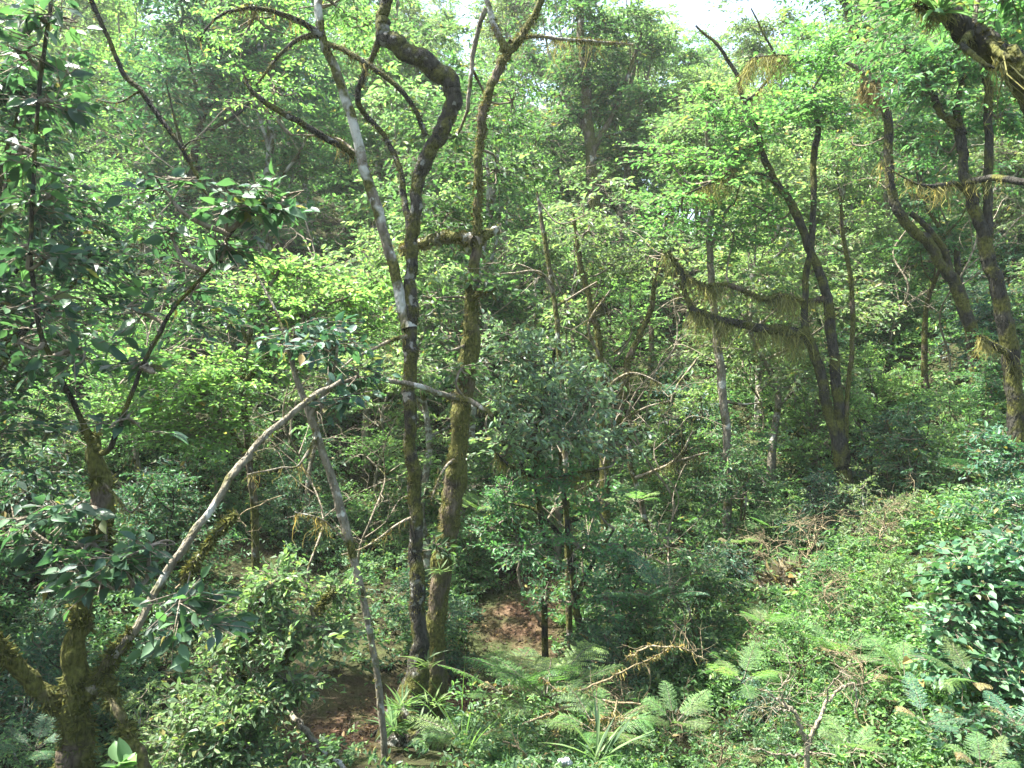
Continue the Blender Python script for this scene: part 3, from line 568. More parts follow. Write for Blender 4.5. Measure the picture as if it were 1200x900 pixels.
hero('layered_bright_tree', 'young tree with flat layers of sunlit lime-green leaves left of the twisted tree', 'tree', d=11.5,
 trunk=[(300, gy(300, 12), 12, 12), (298, 600, 11, 11.9), (290, 520, 10, 11.8), (285, 440, 8, 11.6), (300, 370, 6, 11.6), (330, 310, 4, 11.6)],
 limbs=[([(292, 540, 7, 11.8), (250, 470, 6), (210, 430, 4), (170, 425, 2)], {}), ([(286, 450, 6), (330, 400, 5), (380, 360, 3), (420, 345, 2)], {}), ([(290, 400, 5), (270, 350, 4), (280, 330, 2)], {})],
 crowns=[(180, 430, 11.2, 52, 50), (230, 460, 11, 58, 64), (270, 440, 11.3, 46, 44), (210, 500, 11, 50, 46), (260, 495, 11, 40, 30), (160, 470, 11.3, 36, 26), (300, 350, 11.6, 46, 44), (350, 370, 11.6, 50, 50), (400, 350, 11.8, 50, 46), (430, 390, 12, 42, 34), (340, 420, 11.4, 40, 30), (320, 320, 11.8, 36, 26), (370, 320, 12, 40, 30), (440, 330, 12.2, 40, 28)],
 bark=BK_FILL, leaf='bright', kind='layer', moss=0, hang=0, seg=8)

hero('sunlit_shrub', 'pale sunlit shrub with yellow moss in its twigs beside the leaning pole foot', 'shrub', d=7,
 trunk=[(290, gy(290, 7), 8), (288, 840, 7), (280, 770, 6), (300, 710, 4), (325, 680, 3)],
 limbs=[([(288, 830, 5), (330, 780, 4), (370, 720, 3), (390, 690, 2)], dict(hang=200)), ([(286, 830, 5), (240, 810, 4), (210, 800, 2)], {}), ([(280, 770, 4), (270, 720, 3), (290, 690, 2)], dict(hang=420, moss=500)), ([(288, 800, 4), (320, 830, 3), (350, 820, 2)], dict(hang=200))],
 crowns=[(325, 680, 7, 32, 44), (295, 720, 6.9, 36, 44), (270, 760, 6.8, 36, 40), (330, 740, 6.9, 36, 40), (240, 820, 6.7, 42, 44), (290, 820, 6.6, 42, 44), (340, 800, 6.8, 36, 34), (390, 740, 7.1, 30, 22), (395, 690, 7.2, 26, 18), (220, 870, 6.6, 40, 40), (290, 875, 6.6, 40, 40), (265, 840, 6.5, 30, 30)],
 bark=BK_POLE, leaf='pale', kind='shrub', moss=900, hang=160, seg=7, beardmat=BEARDY, mosslen=(.02, .07), mosspatch=.2)

hero('broadleaf_bush', 'dark bramble bush with round overlapping leaves filling the lower right edge', 'shrub', d=7,
 trunk=[(1180, gy(1180, 7), 9), (1178, 800, 8), (1170, 740, 6), (1165, 690, 4)],
 limbs=[([(1178, 800, 5), (1130, 760, 4), (1110, 720, 2)], {}), ([(1176, 780, 5), (1220, 720, 4), (1230, 680, 2)], {})],
 crowns=[(1130, 670, 7.2, 44, 44), (1180, 660, 7.2, 46, 44), (1160, 710, 7, 46, 44), (1200, 720, 7, 46, 40), (1120, 730, 7, 40, 30), (1180, 770, 6.8, 46, 36), (1130, 780, 6.8, 40, 24), (1200, 640, 7.6, 44, 30), (1210, 810, 6.7, 44, 28)],
 bark=BK_FILL, leaf='dark', kind='wide', moss=0, hang=0, seg=7)

# dead and fallen wood
def fine_twigs(G, q, n, L, base, r=.0022):
    for _ in range(n):
        a = q[R.integers(len(q)//3, len(q))]; d = nrm(R.normal(size=3)*[1, 1, .7]+[0, 0, .25]); l = L*(.4+R.random())
        p = [a]; 
        for k in range(4): d = nrm(d+R.normal(size=3)*.35); p.append(p[-1]+d*l/4)
        p = np.array(p); tube(G, spline(p, 3)-base, np.linspace(r*1.3, r*.5, 13), 4, 0)
        for k in range(2):
            b = p[R.integers(1, 4)]; e = b+nrm(d+R.normal(size=3)*.7)*l*.45; m = (b+e)/2+R.normal(size=3)*.03*l
            tube(G, spline([b, m, e], 3)-base, np.linspace(r, r*.4, 7), 4, 0)
def deadwood(name, label, cat, lines, d, bark=None, moss=0, hang=0, tw=5, tl=.3, thin=.62):
    P, r = path(lines[0], d); base = P[0].copy(); o = tag(link(name, None, loc=base), label, cat)
    Gm = Geo(); bark = bark or STRAW; Gt = Geo()
    for k, L in enumerate(lines):
        P, r = path(L, d); q, qr = smooth(P, r*thin, 6); q = q+R.normal(size=q.shape)*.008; G = Geo(); tube(G, q-base, qr, 7, 0, .14, 1)
        link('main_stem' if k == 0 else 'branch', G.mesh('branch', [bark]), o)
        fine_twigs(Gt, q, tw, tl, base)
        if moss: moss_coat(Gm, q-base, qr, moss)
        if hang: beard(Gm, q-base, qr, hang, (.03, .16), 0)
    if Gt.n: link('twig_sprays', Gt.mesh('twigs', [bark]), o)
    if Gm.n: link('moss_clumps', Gm.mesh('moss', [BEARD]), o)
deadwood('dead_shrub', 'bleached leafless shrub with forked twigs at the bottom right', 'dead shrub',
 [[(947, gy(947, 6.6), 8), (945, 880, 8), (944, 868, 7), (937, 850, 6), (930, 834, 5.5), (918, 825, 4), (905, 815, 3), (887, 807, 2)], [(946, 868, 6), (957, 850, 6), (966, 828, 5), (978, 813, 4.4), (995, 800, 4), (1003, 812, 3), (1003, 836, 2)],
  [(945, 884, 4), (915, 885, 3, 6.4), (880, 877, 2, 6.3)], [(930, 834, 3), (915, 832, 2, 6.4), (890, 828, 1.6, 6.3)], [(966, 828, 3), (975, 800, 2, 6.5), (990, 783, 1.4, 6.4)], [(918, 824, 2.4), (915, 805, 2, 6.5), (928, 795, 1.2, 6.5)], [(945, 880, 3), (980, 884, 2, 6.3), (1010, 878, 1.2, 6.2)]], 6.6, DEADW, tw=7, thin=.8)
deadwood('fallen_branch', 'tangle of fallen mossy dead branches beside the ferns at the bottom centre', 'fallen branch',
 [[(610, 850, 4), (640, 838, 5.5), (668, 828, 6), (700, 822, 5.5), (750, 825, 4, 7.8)], [(632, 795, 3), (665, 812, 4), (700, 800, 4), (745, 780, 3, 7.8), (790, 757, 2, 7.7)], [(645, 905, 8), (650, 880, 9), (655, 855, 9), (664, 830, 7)],
  [(690, 843, 3, 7.6), (720, 842, 3, 7.5), (748, 842, 2, 7.5)], [(722, 815, 3, 7.8), (722, 845, 2.6, 7.6), (735, 862, 1.6, 7.5)], [(735, 770, 3, 7.9), (760, 758, 4, 7.7), (800, 760, 3, 7.6), (830, 775, 2, 7.6)], [(590, 868, 4, 7.4), (612, 880, 4, 7.3), (626, 900, 4, 7.2)]], 8, STRAW, 160, 90, 8, .36)
deadwood('fallen_pole', 'short pale fallen pole lying on the bare earth under the sunlit shrub', 'fallen branch',
 [[(318, 822, 6, 7.4), (333, 833, 8, 7.3), (355, 850, 9, 7.1), (378, 880, 9, 6.9), (402, 897, 8, 6.8), (430, 925, 7, 6.7)], [(378, 880, 4, 6.9), (382, 905, 4, 6.8), (383, 940, 4, 6.8)]], 7, BK_POLE, 60, 0, 1, .2, .75)
deadwood('thin_liana', 'thin curved dead twig sagging across the dark hollow in the lower left', 'twig', [[(205, 690, 3, 6.6), (240, 650, 2.6, 6.7), (280, 605, 2.4, 6.8), (330, 580, 2, 6.9)], [(280, 605, 1.6, 6.8), (300, 640, 1.3, 6.9)]], 6.7, tw=3)

# ---------------------------------------------------------------- ferns
def frond_geo(G, L, n=17, W0=.42, arch=.5, detail=True, mat=0):
    t = np.linspace(.06, 1, 40); p = np.stack([L*t*np.cos(arch*t), 0*t, L*(.62*t-arch*.62*t*t)], -1)
    tube(G, p, np.linspace(.006, .0012, 40), 4, 1)
    T = nrm(np.gradient(p, axis=0)); side = np.array([0, 1., 0])
    up = np.cross(T, side)
    P, D, U, LL, WW = [], [], [], [], []
    for k in range(n):
        tt = .18+.8*k/n; i = int(tt*39); pl = L*W0*math.sin(math.pi*min(1, (tt-.02))**.8)*.62*(1.05-.3*tt)+.01
        for s in (-1, 1):
            d = nrm(T[i]*.55+side*s+up[i]*(-.1)+R.normal(size=3)*.06)
            if detail:
                m = max(4, int(pl/.02)); 
                for q in range(m):
                    u = (q+.7)/m; b = p[i]+d*pl*u+np.array([0, 0, -.12*pl*u*u])
                    sl = (L*.8/n*.62)*(1-u)**.8+.006
                    for s2 in (-1, 1):
                        P.append(b); D.append(nrm(d*.6+np.cross(up[i], d)*s2)); U.append(up[i]+R.normal(size=3)*.15); LL.append(sl); WW.append(max(.007, pl/m*.85))
            else:
                P.append(p[i]); D.append(d); U.append(up[i]); LL.append(pl); WW.append(L*.8/n*.8)
    leaves(G, np.array(P), np.array(D), np.array(U), np.array(LL), np.array(WW), mat, fold=.06, curl=.12)
FR = []
for k in range(4):
    G = Geo(); frond_geo(G, 1., 16+k, .40+.05*k, .45+.15*k); FR.append(G.mesh('frond', [LM['fern'], TWIG]))
FRD = []
for k in range(2):
    G = Geo(); frond_geo(G, 1., 16+k, .42, .5+.15*k); FRD.append(G.mesh('frond', [LM['dark'], TWIG]))
G = Geo(); frond_geo(G, .8, 14, .3, 1.1); FRT = G.mesh('frond', [LM['tan'], TWIG])
def fern(px, py, d, size, label, n=8, dark=False, face=None, spread=6.283, tilt=.0):
    b = W(px, py, d); o = link('fern', None, loc=b); tag(o, label, 'fern', 'ferns on the ravine floor and banks')
    for k in range(n):
        f = link('fern_frond', FRT if (k == n-1 and R.random() < .6) else (FRD if dark else FR)[k % (2 if dark else 4)], o)
        a = (face if face is not None else 0)+spread*((k+.5)/n-.5)+R.normal()*.15; s = size*(.75+.4*R.random())
        f.rotation_euler = (R.normal()*.15, tilt+R.normal()*.15-.1, a); f.scale = (s, s*R.uniform(.65, 1.15), s*R.uniform(.6, 1.2)); f['part'] = 'frond'
    return o
def fg(px, d, lift=.05): return gy(px, d, 0)-lift/d*933
FERNS = [
 (552, 872, 8.0, .8, 'bright lacy fern against the foot of the twisted tree', 9, False, -1.6, 4.5),
 (640, 820, 8.8, 1.25, 'broad pale lacy fern spreading behind the fallen mossy branches', 10, False, None, 6.28),
 (590, 815, 9.3, .95, 'lacy fern between the bare red earth and the broad pale fern', 8, False, None, 6.28),
 (700, 860, 7.6, .85, 'low fern under the tangle of fallen mossy branches', 8, False, None, 6.28),
 (780, 705, 10.5, 1.1, 'greyish fern right of the low round-crowned tree', 8, True, None, 6.28),
 (745, 590, 13, .7, 'small fern under the crooked mossy pole tree', 7, False, None, 6.28),
 (900, 735, 9, .5, 'upright yellow-green fern in the herb slope below the dry grass mound', 6, False, None, 6.28),
 (945, 665, 11, .5, 'single bright flat fern left below the dry grass mound', 4, False, 3.1, 2.),
 (1030, 690, 10, .7, 'bright fern on the sunlit slope below the pale stone', 6, False, -1.8, 3.5),
 (1125, 700, 8.6, .7, 'fern arching over the dark hollow beside the bramble bush', 6, False, 3.0, 3.),
 (1100, 630, 11, .9, 'tall dark fern clump on the slope right of the pale stone', 9, True, None, 6.28),
 (1150, 560, 11.5, .9, 'feathery dark fern below the right edge tree', 9, True, None, 6.28),
 (1060, 590, 13, .9, 'dark fern above the pale stone', 8, True, None, 6.28),
 (1140, 800, 6.4, .5, 'pale fern under the bramble bush', 6, False, 3.3, 3.5),
 (1150, 905, 5, .42, 'bright fern cut by the bottom edge in the right corner', 8, False, None, 6.28),
 (1085, 850, 6, .45, 'small fern over the black hollow in the lower right', 6, True, None, 6.28),
 (1190, 850, 5.8, .45, 'greyish fern on the right edge above the bright corner fern', 6, True, None, 6.28),
 (395, 895, 8, .4, 'small pale fern well left of the twisted tree foot', 7, False, None, 6.28),
 (1000, 880, 5.6, .35, 'little fern right of the bleached leafless shrub', 7, False, None, 6.28),
 (860, 640, 12.5, .7, 'fern under the thin pale bare trunk', 7, False, None, 6.28),
 (560, 600, 13.5, .8, 'fern just right of the twin trunk on the far bank', 8, False, None, 6.28),
 (870, 800, 7.8, .6, 'yellow-green fern between the fallen branches and the bleached shrub', 7, False, None, 6.28),
 (985, 770, 8.2, .6, 'lively fern in the herbs above the bleached leafless shrub', 7, False, None, 6.28),
 (1060, 800, 7.4, .6, 'spreading fern left below the bramble bush', 8, False, None, 6.28),
 (820, 690, 10.5, .7, 'fern on the lower slope right of the greyish fern', 7, False, None, 6.28),
 (905, 620, 12.5, .7, 'fern between the thin pale trunk and the dry grass mound', 7, False, None, 6.28),
 (790, 850, 7.2, .5, 'fern beside the bluish shrubs at the bottom right of centre', 7, False, None, 6.28),
 (1080, 740, 8.6, .6, 'fern left of the bramble bush on the herb slope', 7, False, None, 6.28),
 (40, 880, 6.5, .5, 'shaded fern behind the mossy stump', 7, True, None, 6.28),
]
for f in FERNS: fern(*f)

# strap-leaved tufts growing on the two central trunks
def tuft(px, py, d, n, L, label, mat=LM['fern'], cat='tuft', name='strap_leaf_tuft', up=.5, wd=.09):
    b = W(px, py, d); G = Geo(); a = R.random(n)*6.283
    dd = np.stack([np.cos(a), np.sin(a)-.4, up+.5*R.random(n)], -1); l = L*(.5+.7*R.random(n))
    fine_leaves(G, R.normal(size=(n, 3))*.02, dd, np.tile([0, 0, 1.], (n, 1))+R.normal(size=(n, 3))*.2, l, l*wd)
    fine_leaves(G, R.normal(size=(n//2, 3))*.02, dd[:n//2]*[1, 1, .5], np.tile([0, 0, 1.], (n//2, 1)), l[:n//2], l[:n//2]*wd)
    tag(link(name, G.mesh(name, [mat]), loc=b), label, cat)
tuft(502, 780, 8.85, 18, .3, 'strap-leaved tuft perched on the right side of the twisted tree foot')
tuft(462, 855, 8.6, 26, .34, 'strap-leaved tuft growing low on the left of the twisted tree foot')
tuft(490, 850, 8.5, 14, .28, 'strap-leaved tuft on the front of the twisted tree foot')
tuft(470, 830, 8.5, 30, .3, 'strap-leaved tuft on the left flank of the twisted tree foot')
tuft(505, 825, 8.6, 14, .24, 'strap-leaved tuft between the feet of the two central trunks')
tuft(515, 670, 9.5, 18, .22, 'small leafy tuft half way up the twin trunk', up=.2)
tuft(1100, 14, 5.7, 30, .3, 'strap-leaved tuft perched on the heavy bough at the top right', LM['pale'], up=.3)
tuft(545, 885, 7.2, 9, .9, 'tall thin grass blades right of the twisted tree foot', LM['fern'], 'grass clump', 'grass_clump', up=3.2, wd=.018)
tuft(700, 895, 6.6, 12, .5, 'pale broad grass blades at the bottom centre', LM['pale'], 'grass clump', 'grass_clump', up=1.4, wd=.06)
tuft(142, 900, 5, 9, .17, 'bright big-leaved seedling at the foot of the mossy stump', LM['bright'], 'seedling', 'seedling', up=.6, wd=.6)
tuft(985, 890, 5.5, 9, .13, 'bright broad-leaved seedling right of the bleached leafless shrub', LM['bright'], 'seedling', 'seedling', up=.9, wd=.3)
# dry grass mound under the moss-arm tree
def mound(px, py, d, r, n, label):
    b = W(px, py, d); G = Geo(); v = nrm(R.normal(size=(n, 3))+[0, -.2, .5]); v[:, 2] = np.abs(v[:, 2])
    p = v*r*(R.random((n, 1))**.5)*[1, 1, 1.1]; dd = v*.5+R.normal(size=(n, 3))*.5; dd[:, 2] -= .5
    dd[:, 2] -= .5; l = .08+.2*R.random(n); leaves(G, p, dd, R.normal(size=(n, 3)), l, .004+.007*R.random(n), 0, curl=.5)
    m2 = n//4; a = p[:m2]; twigs(G, a, a+nrm(R.normal(size=(m2, 3))+[0, 0, -.2])*.35, np.full(m2, .004), np.full(m2, .002), 1)
    tag(link('dry_grass_mound', G.mesh('dry_grass', [LM['tan'], TWIG]), loc=b), label, 'dry grass')
mound(1000, 655, 12.3, .5, 5200, 'tan mound of dry hanging grass at the foot of the slender twin-stemmed tree')
mound(1030, 745, 9.6, .4, 3600, 'low heap of dry brown stems below the sunlit slope fern')
mound(930, 700, 11, .4, 3000, 'brown tangle of dead stems left below the dry grass mound')

# stones
def stone(px, py, d, r, label, c):
    G = Geo(); nu, nv = 14, 9; u, v = np.meshgrid(np.linspace(0, 2*math.pi, nu, endpoint=False), np.linspace(.01, math.pi-.01, nv), indexing='ij')
    rr = r*(1+.22*np.sin(2*u+1)+.15*np.cos(3*v+u)+.06*R.normal(size=u.shape))
    P = np.stack([rr*np.cos(u)*np.sin(v)*1.2, rr*np.sin(u)*np.sin(v), rr*np.cos(v)*.75], -1)
    i, j = np.meshgrid(np.arange(nu), np.arange(nv-1), indexing='ij'); i2 = (i+1) % nu
    G.add(P, np.stack([i*nv+j, i*nv+j+1, i2*nv+j+1, i2*nv+j], -1), 0, True)
    tag(link('stone', G.mesh('stone', [bark_mat('stone_'+str(px), c, tuple(np.array(c)*1.6), moss=.3)]), loc=W(px, py, d)), label, 'stone')
stone(1047, 633, 11.6, .13, 'pale grey stone showing on the slope right of the dry grass mound', (.38, .38, .38))
stone(662, 893, 6.9, .045, 'small white stone at the bottom centre under the fallen branches', (.33, .34, .35))
stone(346, 886, 7, .06, 'small brown stone on the bare earth by the short pale fallen pole', (.2, .14, .1))
R = np.random.default_rng(77)
# ---------------------------------------------------------------- forest on the slopes: prototypes
def tree_proto(h, cr, nclump, nspray, leaf, kind, trunk_r, bark, low=.35, flat=.6, lean=.5, stems=1, beardn=0):
    Gt, Gc, Gm = Geo(), Geo(), Geo(); lines = []
    for s in range(stems):
        a = R.random()*6.28; tip = np.array([math.cos(a), math.sin(a), 0])*lean*h*.25*(1 if stems == 1 else 1.6)
        k = 6; t = np.linspace(0, 1, k)[:, None]
        p = tip*t**1.4+np.array([0, 0, h*.93])*t+R.normal(size=(k, 3))*[.05*h*.35, .05*h*.35, 0]*(t > 0); p[0] = [R.normal()*.1*(stems > 1), R.normal()*.1*(stems > 1), -.3]
        q = spline(p, 6); r = trunk_r*(1-.8*np.linspace(0, 1, len(q)))*(1+.5*np.exp(-np.linspace(0, 1, len(q))*14)); tube(Gt, q, r, 8, 0, .06); lines.append(q)
    allp = np.concatenate(lines)
    for c in range(nclump):
        f = low+(1-low)*(c+.5)/nclump; f = min(1, f+R.normal()*.04); L = lines[c % stems]; a = c*2.4+R.normal()*.4
        env = math.sin(math.pi*min(1, max(.08, (f-low)/(1.08-low)*.8+.18)))
        base = L[min(len(L)-1, int(f*.8*len(L)))]; rad = cr*env*(.35+.5*R.random())
        cc = np.array([base[0]+math.cos(a)*rad, base[1]+math.sin(a)*rad, h*f])
        m = (base+cc)/2+[0, 0, -.06*h*.3]+R.normal(size=3)*.08
        q = spline([base, m, cc], 6); tube(Gt, q, np.linspace(trunk_r*.38, .010, len(q)), 5, 0, .05)
        if beardn: beard(Gm, q, np.linspace(trunk_r*.38, .010, len(q)), beardn, (.1, .5), 0, .014)
        rc = cr*(.36+.2*R.random()); clump(Gc, cc, [rc, rc, rc*flat], int(nspray/nclump*(.7+.6*R.random())), K[kind], base, 5)
        if R.random() < .5:
            c2 = cc+R.normal(size=3)*rc*.8*[1, 1, .5]; clump(Gc, c2, [rc*.6, rc*.6, rc*.4], int(nspray/nclump*.3), K[kind], base, 2)
    parts = [('trunk', Gt.mesh('trunk', [bark])), ('crown', Gc.mesh('crown', [LM[leaf], TWIG]))]
    if Gm.n: parts.append(('moss_clumps', Gm.mesh('moss', [BEARD])))
    return parts
PR = {
 'tall_mid':  [tree_proto(10, 2.6, 12, 460, 'mid', 'far', .15, BK_FILL), tree_proto(11, 2.3, 13, 430, 'mid', 'far', .17, BK_PALE, beardn=16)],
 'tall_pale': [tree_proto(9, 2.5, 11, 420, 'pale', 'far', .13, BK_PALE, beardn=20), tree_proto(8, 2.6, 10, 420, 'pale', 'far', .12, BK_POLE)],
 'tall_bright': [tree_proto(8, 2.4, 11, 420, 'bright', 'layer', .12, BK_FILL, flat=.4), tree_proto(7, 2.2, 9, 380, 'bright', 'layer', .10, BK_POLE, flat=.4, beardn=20)],
 'dark_tree': [tree_proto(9, 2.4, 13, 480, 'dark', 'far', .16, BK_DARK), tree_proto(7, 2.2, 11, 460, 'dark', 'far', .13, BK_DARK, beardn=24)],
 'blue_tree': [tree_proto(5, 1.7, 9, 380, 'blue', 'gloss', .08, BK_DARK, low=.25)],
 'thin_tree': [tree_proto(9, 1.5, 8, 170, 'pale', 'far', .09, BK_POLE, low=.5, beardn=30), tree_proto(8, 1.4, 7, 150, 'mid', 'far', .10, BK_MOSS, low=.5, beardn=40)],
 'shrub_mid': [tree_proto(2.1, 1.0, 8, 260, 'mid', 'shrub', .03, BK_FILL, low=.1, stems=3, flat=.8), tree_proto(1.6, 1.0, 8, 240, 'mid', 'mid', .03, BK_FILL, low=.1, stems=3, flat=.8)],
 'shrub_bright': [tree_proto(1.8, 1.0, 8, 240, 'bright', 'shrub', .03, BK_FILL, low=.1, stems=3, flat=.7)],
 'shrub_dark': [tree_proto(1.8, 1.0, 8, 260, 'dark', 'shrub', .03, BK_DARK, low=.1, stems=3, flat=.8)],
 'shrub_blue': [tree_proto(1.5, .9, 8, 190, 'blue', 'gloss', .025, BK_DARK, low=.08, stems=3, flat=.8)],
 'shrub_wide': [tree_proto(1.3, .9, 8, 150, 'dark', 'wide', .025, BK_FILL, low=.1, stems=3, flat=.8)],
 'shrub_pale': [tree_proto(1.8, 1.0, 8, 210, 'pale', 'shrub', .03, BK_POLE, low=.1, stems=4, flat=.8, beardn=10)],
}
def dead_proto(h, n, th=1.):
    G, T = Geo(), Geo(); k = 6; t = np.linspace(0, 1, k)[:, None]
    p = np.array([R.normal()*.25*h, R.normal()*.25*h, h])*t+R.normal(size=(k, 3))*[.05*h, .05*h, 0]; p[0] = [0, 0, -.2]
    q = spline(p, 5); tube(G, q, np.linspace(.03, .010, len(q))*th, 6, 0, .1, 1)
    for _ in range(n):
        i = R.integers(len(q)//4, len(q)-1); a = R.random()*6.283; l = h*(.2+.3*R.random()); d = np.array([math.cos(a), math.sin(a), .5+.5*R.random()])
        e = q[i]+d*l*.6; f = e+np.array([d[0], d[1], R.normal()*.3])*l*.5; b = spline([q[i], (q[i]+e)/2+R.normal(size=3)*.05, e, f], 4); tube(G, b, np.linspace(.013, .005, len(b))*th, 5, 0, .1); fine_twigs(T, b, 4, h*.16/th**.7, np.zeros(3), .004*th)
    return [('stem', G.mesh('stem', [DEADW])), ('twig_sprays', T.mesh('twigs', [DEADW]))]
PR['dead'] = [dead_proto(4.2, 9), dead_proto(3.2, 10), dead_proto(5, 8)]
PR['straw'] = [dead_proto(.9, 15, .42), dead_proto(.7, 16, .4)]
for v in PR['straw']:
    for _, me in v: me.materials[0] = STRAW
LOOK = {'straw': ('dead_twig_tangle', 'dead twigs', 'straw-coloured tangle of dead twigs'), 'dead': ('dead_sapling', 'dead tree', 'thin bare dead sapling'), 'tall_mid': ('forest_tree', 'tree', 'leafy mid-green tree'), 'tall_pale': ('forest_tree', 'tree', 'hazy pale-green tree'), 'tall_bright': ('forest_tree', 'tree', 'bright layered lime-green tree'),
 'dark_tree': ('evergreen_tree', 'tree', 'dense dark-green tree'), 'blue_tree': ('evergreen_tree', 'tree', 'small glossy bluish tree'), 'thin_tree': ('slender_tree', 'tree', 'slender sparse mossy tree'),
 'shrub_mid': ('shrub', 'shrub', 'mid-green shrub'), 'shrub_bright': ('shrub', 'shrub', 'fresh lime-green shrub'), 'shrub_dark': ('shrub', 'shrub', 'dark-leaved shrub'), 'shrub_blue': ('shrub', 'shrub', 'glossy bluish shrub'),
 'shrub_wide': ('shrub', 'shrub', 'round-leaved bramble shrub'), 'shrub_pale': ('shrub', 'shrub', 'pale twiggy shrub')}
GRP = {'dead twigs': 'tangles of dead twigs on the right slope', 'dead tree': 'dead saplings on the slopes', 'tree': 'trees up the ravine slopes', 'shrub': 'shrubs on the ravine floor and slopes'}
LAND = [('the twisted tree', 485, 300), ('the straight twin trunk', 545, 560), ('the leaning pale pole', 405, 640), ('the mossy stump', 95, 760), ('the moss-draped arm', 880, 375), ('the right edge tree', 1165, 330),
        ('the sky gap', 845, 70), ('the red earth bank', 610, 725), ('the lime-green layers', 240, 450), ('the pale bare trunk', 850, 510), ('the tall heavy-crowned tree', 690, 100), ('the dark green tree', 665, 630),
        ('the bramble bush', 1165, 720), ('the bleached shrub', 945, 850), ('the dry grass mound', 1000, 650), ('the hanging liana', 180, 120), ('the mossy arches', 320, 60), ('the crooked mossy pole', 720, 430),
        ('the top right bough', 1150, 60), ('the sunlit pale shrub', 300, 780), ('the slanting dark tree', 1070, 250), ('the lower left hollow', 330, 640), ('the fallen branches', 700, 820)]
R = np.random.default_rng(78)
placed = []
def put(kind, x, y, s, seen=(0, 0)):
    v = PR[kind][R.integers(len(PR[kind]))]; z = float(ground(x, y))
    placed.append([kind, v, x, y, z, s*(.9+.2*R.random()), R.random()*6.283])
H = {'tall_mid': 10.5, 'tall_pale': 9, 'tall_bright': 7.8, 'dark_tree': 8.5, 'blue_tree': 5, 'thin_tree': 8.8}
def pick(px, py, d):
    u = R.random()
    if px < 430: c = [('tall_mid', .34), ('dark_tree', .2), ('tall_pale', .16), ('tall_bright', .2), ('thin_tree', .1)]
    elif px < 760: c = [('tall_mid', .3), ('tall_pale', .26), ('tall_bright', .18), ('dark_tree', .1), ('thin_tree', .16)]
    else: c = [('tall_pale', .32), ('tall_bright', .28), ('tall_mid', .2), ('thin_tree', .14), ('dark_tree', .06)]
    for k, p in c:
        u -= p
        if u <= 0: return k
    return c[0][0]
rows = [(15.5, 3.4), (18, 3.2), (21, 3.3), (24, 3.5), (27.5, 3.6), (31.5, 3.9), (36, 4.3), (41, 4.8), (47, 5.4), (54, 6.2), (62, 7), (71, 8)]
for d, sp in rows:
    x = -.70*d-R.random()*sp
    while x < .70*d+sp:
        xx = x+R.normal()*sp*.22; yy = d+R.normal()*sp*.25; px = 600+xx/yy*933; k = pick(px, 0, yy); s = .75+.45*R.random()
        if d < 20: s *= .72
        if 640 < px < 1010:
            lim = 105 if px > 720 else 40; top = CAMZ+(450-lim+25*R.normal())/933*yy; z = float(ground(xx, yy)); s = min(s, (top-z)/H[k])
        if s > .3: put(k, xx, yy, s)
        x += sp
R = np.random.default_rng(80)
def near_path(x, y): return float(path_dist(x, y)) < .75
def spick(px, d):
    u = R.random()
    if px < 420: c = [('shrub_dark', .42), ('shrub_mid', .3), ('shrub_blue', .2), ('shrub_pale', .08)]  # dark leaf colours favoured on the left to deepen its shade
    elif px < 760: c = [('shrub_mid', .34), ('shrub_dark', .2), ('shrub_bright', .2), ('shrub_blue', .16), ('shrub_pale', .1)]
    else: c = [('shrub_mid', .3), ('shrub_bright', .3), ('shrub_blue', .14), ('shrub_pale', .16), ('shrub_dark', .1)]
    for k, p in c:
        u -= p
        if u <= 0: return k
    return c[0][0]
for d, sp in [(6.4, 1.3), (7.6, 1.3), (9, 1.35), (10.4, 1.4), (12, 1.45), (13.6, 1.5), (15.4, 1.65), (17.4, 1.8), (20, 2.1), (23, 2.5), (27, 3.2)]:
    x = -.68*d-R.random()*sp
    while x < .68*d+sp:
        xx = x+R.normal()*sp*.25; yy = d+R.normal()*sp*.2; px = 600+xx/yy*933; x += sp
        if near_path(xx, yy) or math.hypot(xx-2.4, yy-6.1) < .9: continue
        if d < 9 and 330 < px < 720: continue
        if yy < 10.9 and 440 < px < 690: continue
        if yy < 9.4 and 440 < px < 850: continue
        if d < 7 and px < 330: continue
        if 190 < px < 480 and 8.2 < yy < 15 and R.random() < .7: continue
        s = (.55+.45*R.random())*(1 if d < 12 else 1.25)
        if d < 8: s *= .7
        if px > 770 and 7 < d < 13.5: s *= .5+.5*R.random()
        put('shrub_wide' if (d < 9 and px > 1040) else ('shrub_blue' if d < 8.5 and 720 < px < 930 and R.random() < .7 else spick(px, yy)), xx, yy, s)

for px, d, sc in [(640, 13.5, 1), (690, 16, 1.1), (725, 12.2, .8), (760, 14.5, 1), (790, 12.8, .8), (820, 18, 1.2), (615, 17, 1.2), (890, 17, 1), (560, 19, 1.3), (700, 20, 1.4), (420, 15, 1), (250, 16, 1.1), (130, 13, 1), (330, 18, 1.2), (1040, 17, 1), (930, 20, 1.2), (1110, 15, .9), (660, 24, 1.6), (370, 13, .8), (180, 20, 1.3), (800, 22, 1.4)]:
    put('dead', (px-600)/933*d, d, sc)
for px, d, sc in [(880, 9.5, 1), (965, 9, 1), (1040, 10, 1.1), (850, 7.6, .9), (1010, 7.4, .9), (780, 8.6, 1), (900, 11.5, 1.2), (1090, 11, 1), (740, 9.8, 1), (960, 10.5, 1.2), (350, 9, 1), (300, 10.5, 1.2), (1000, 12, 1.2)]:
    put('straw', (px-600)/933*d, d, sc)
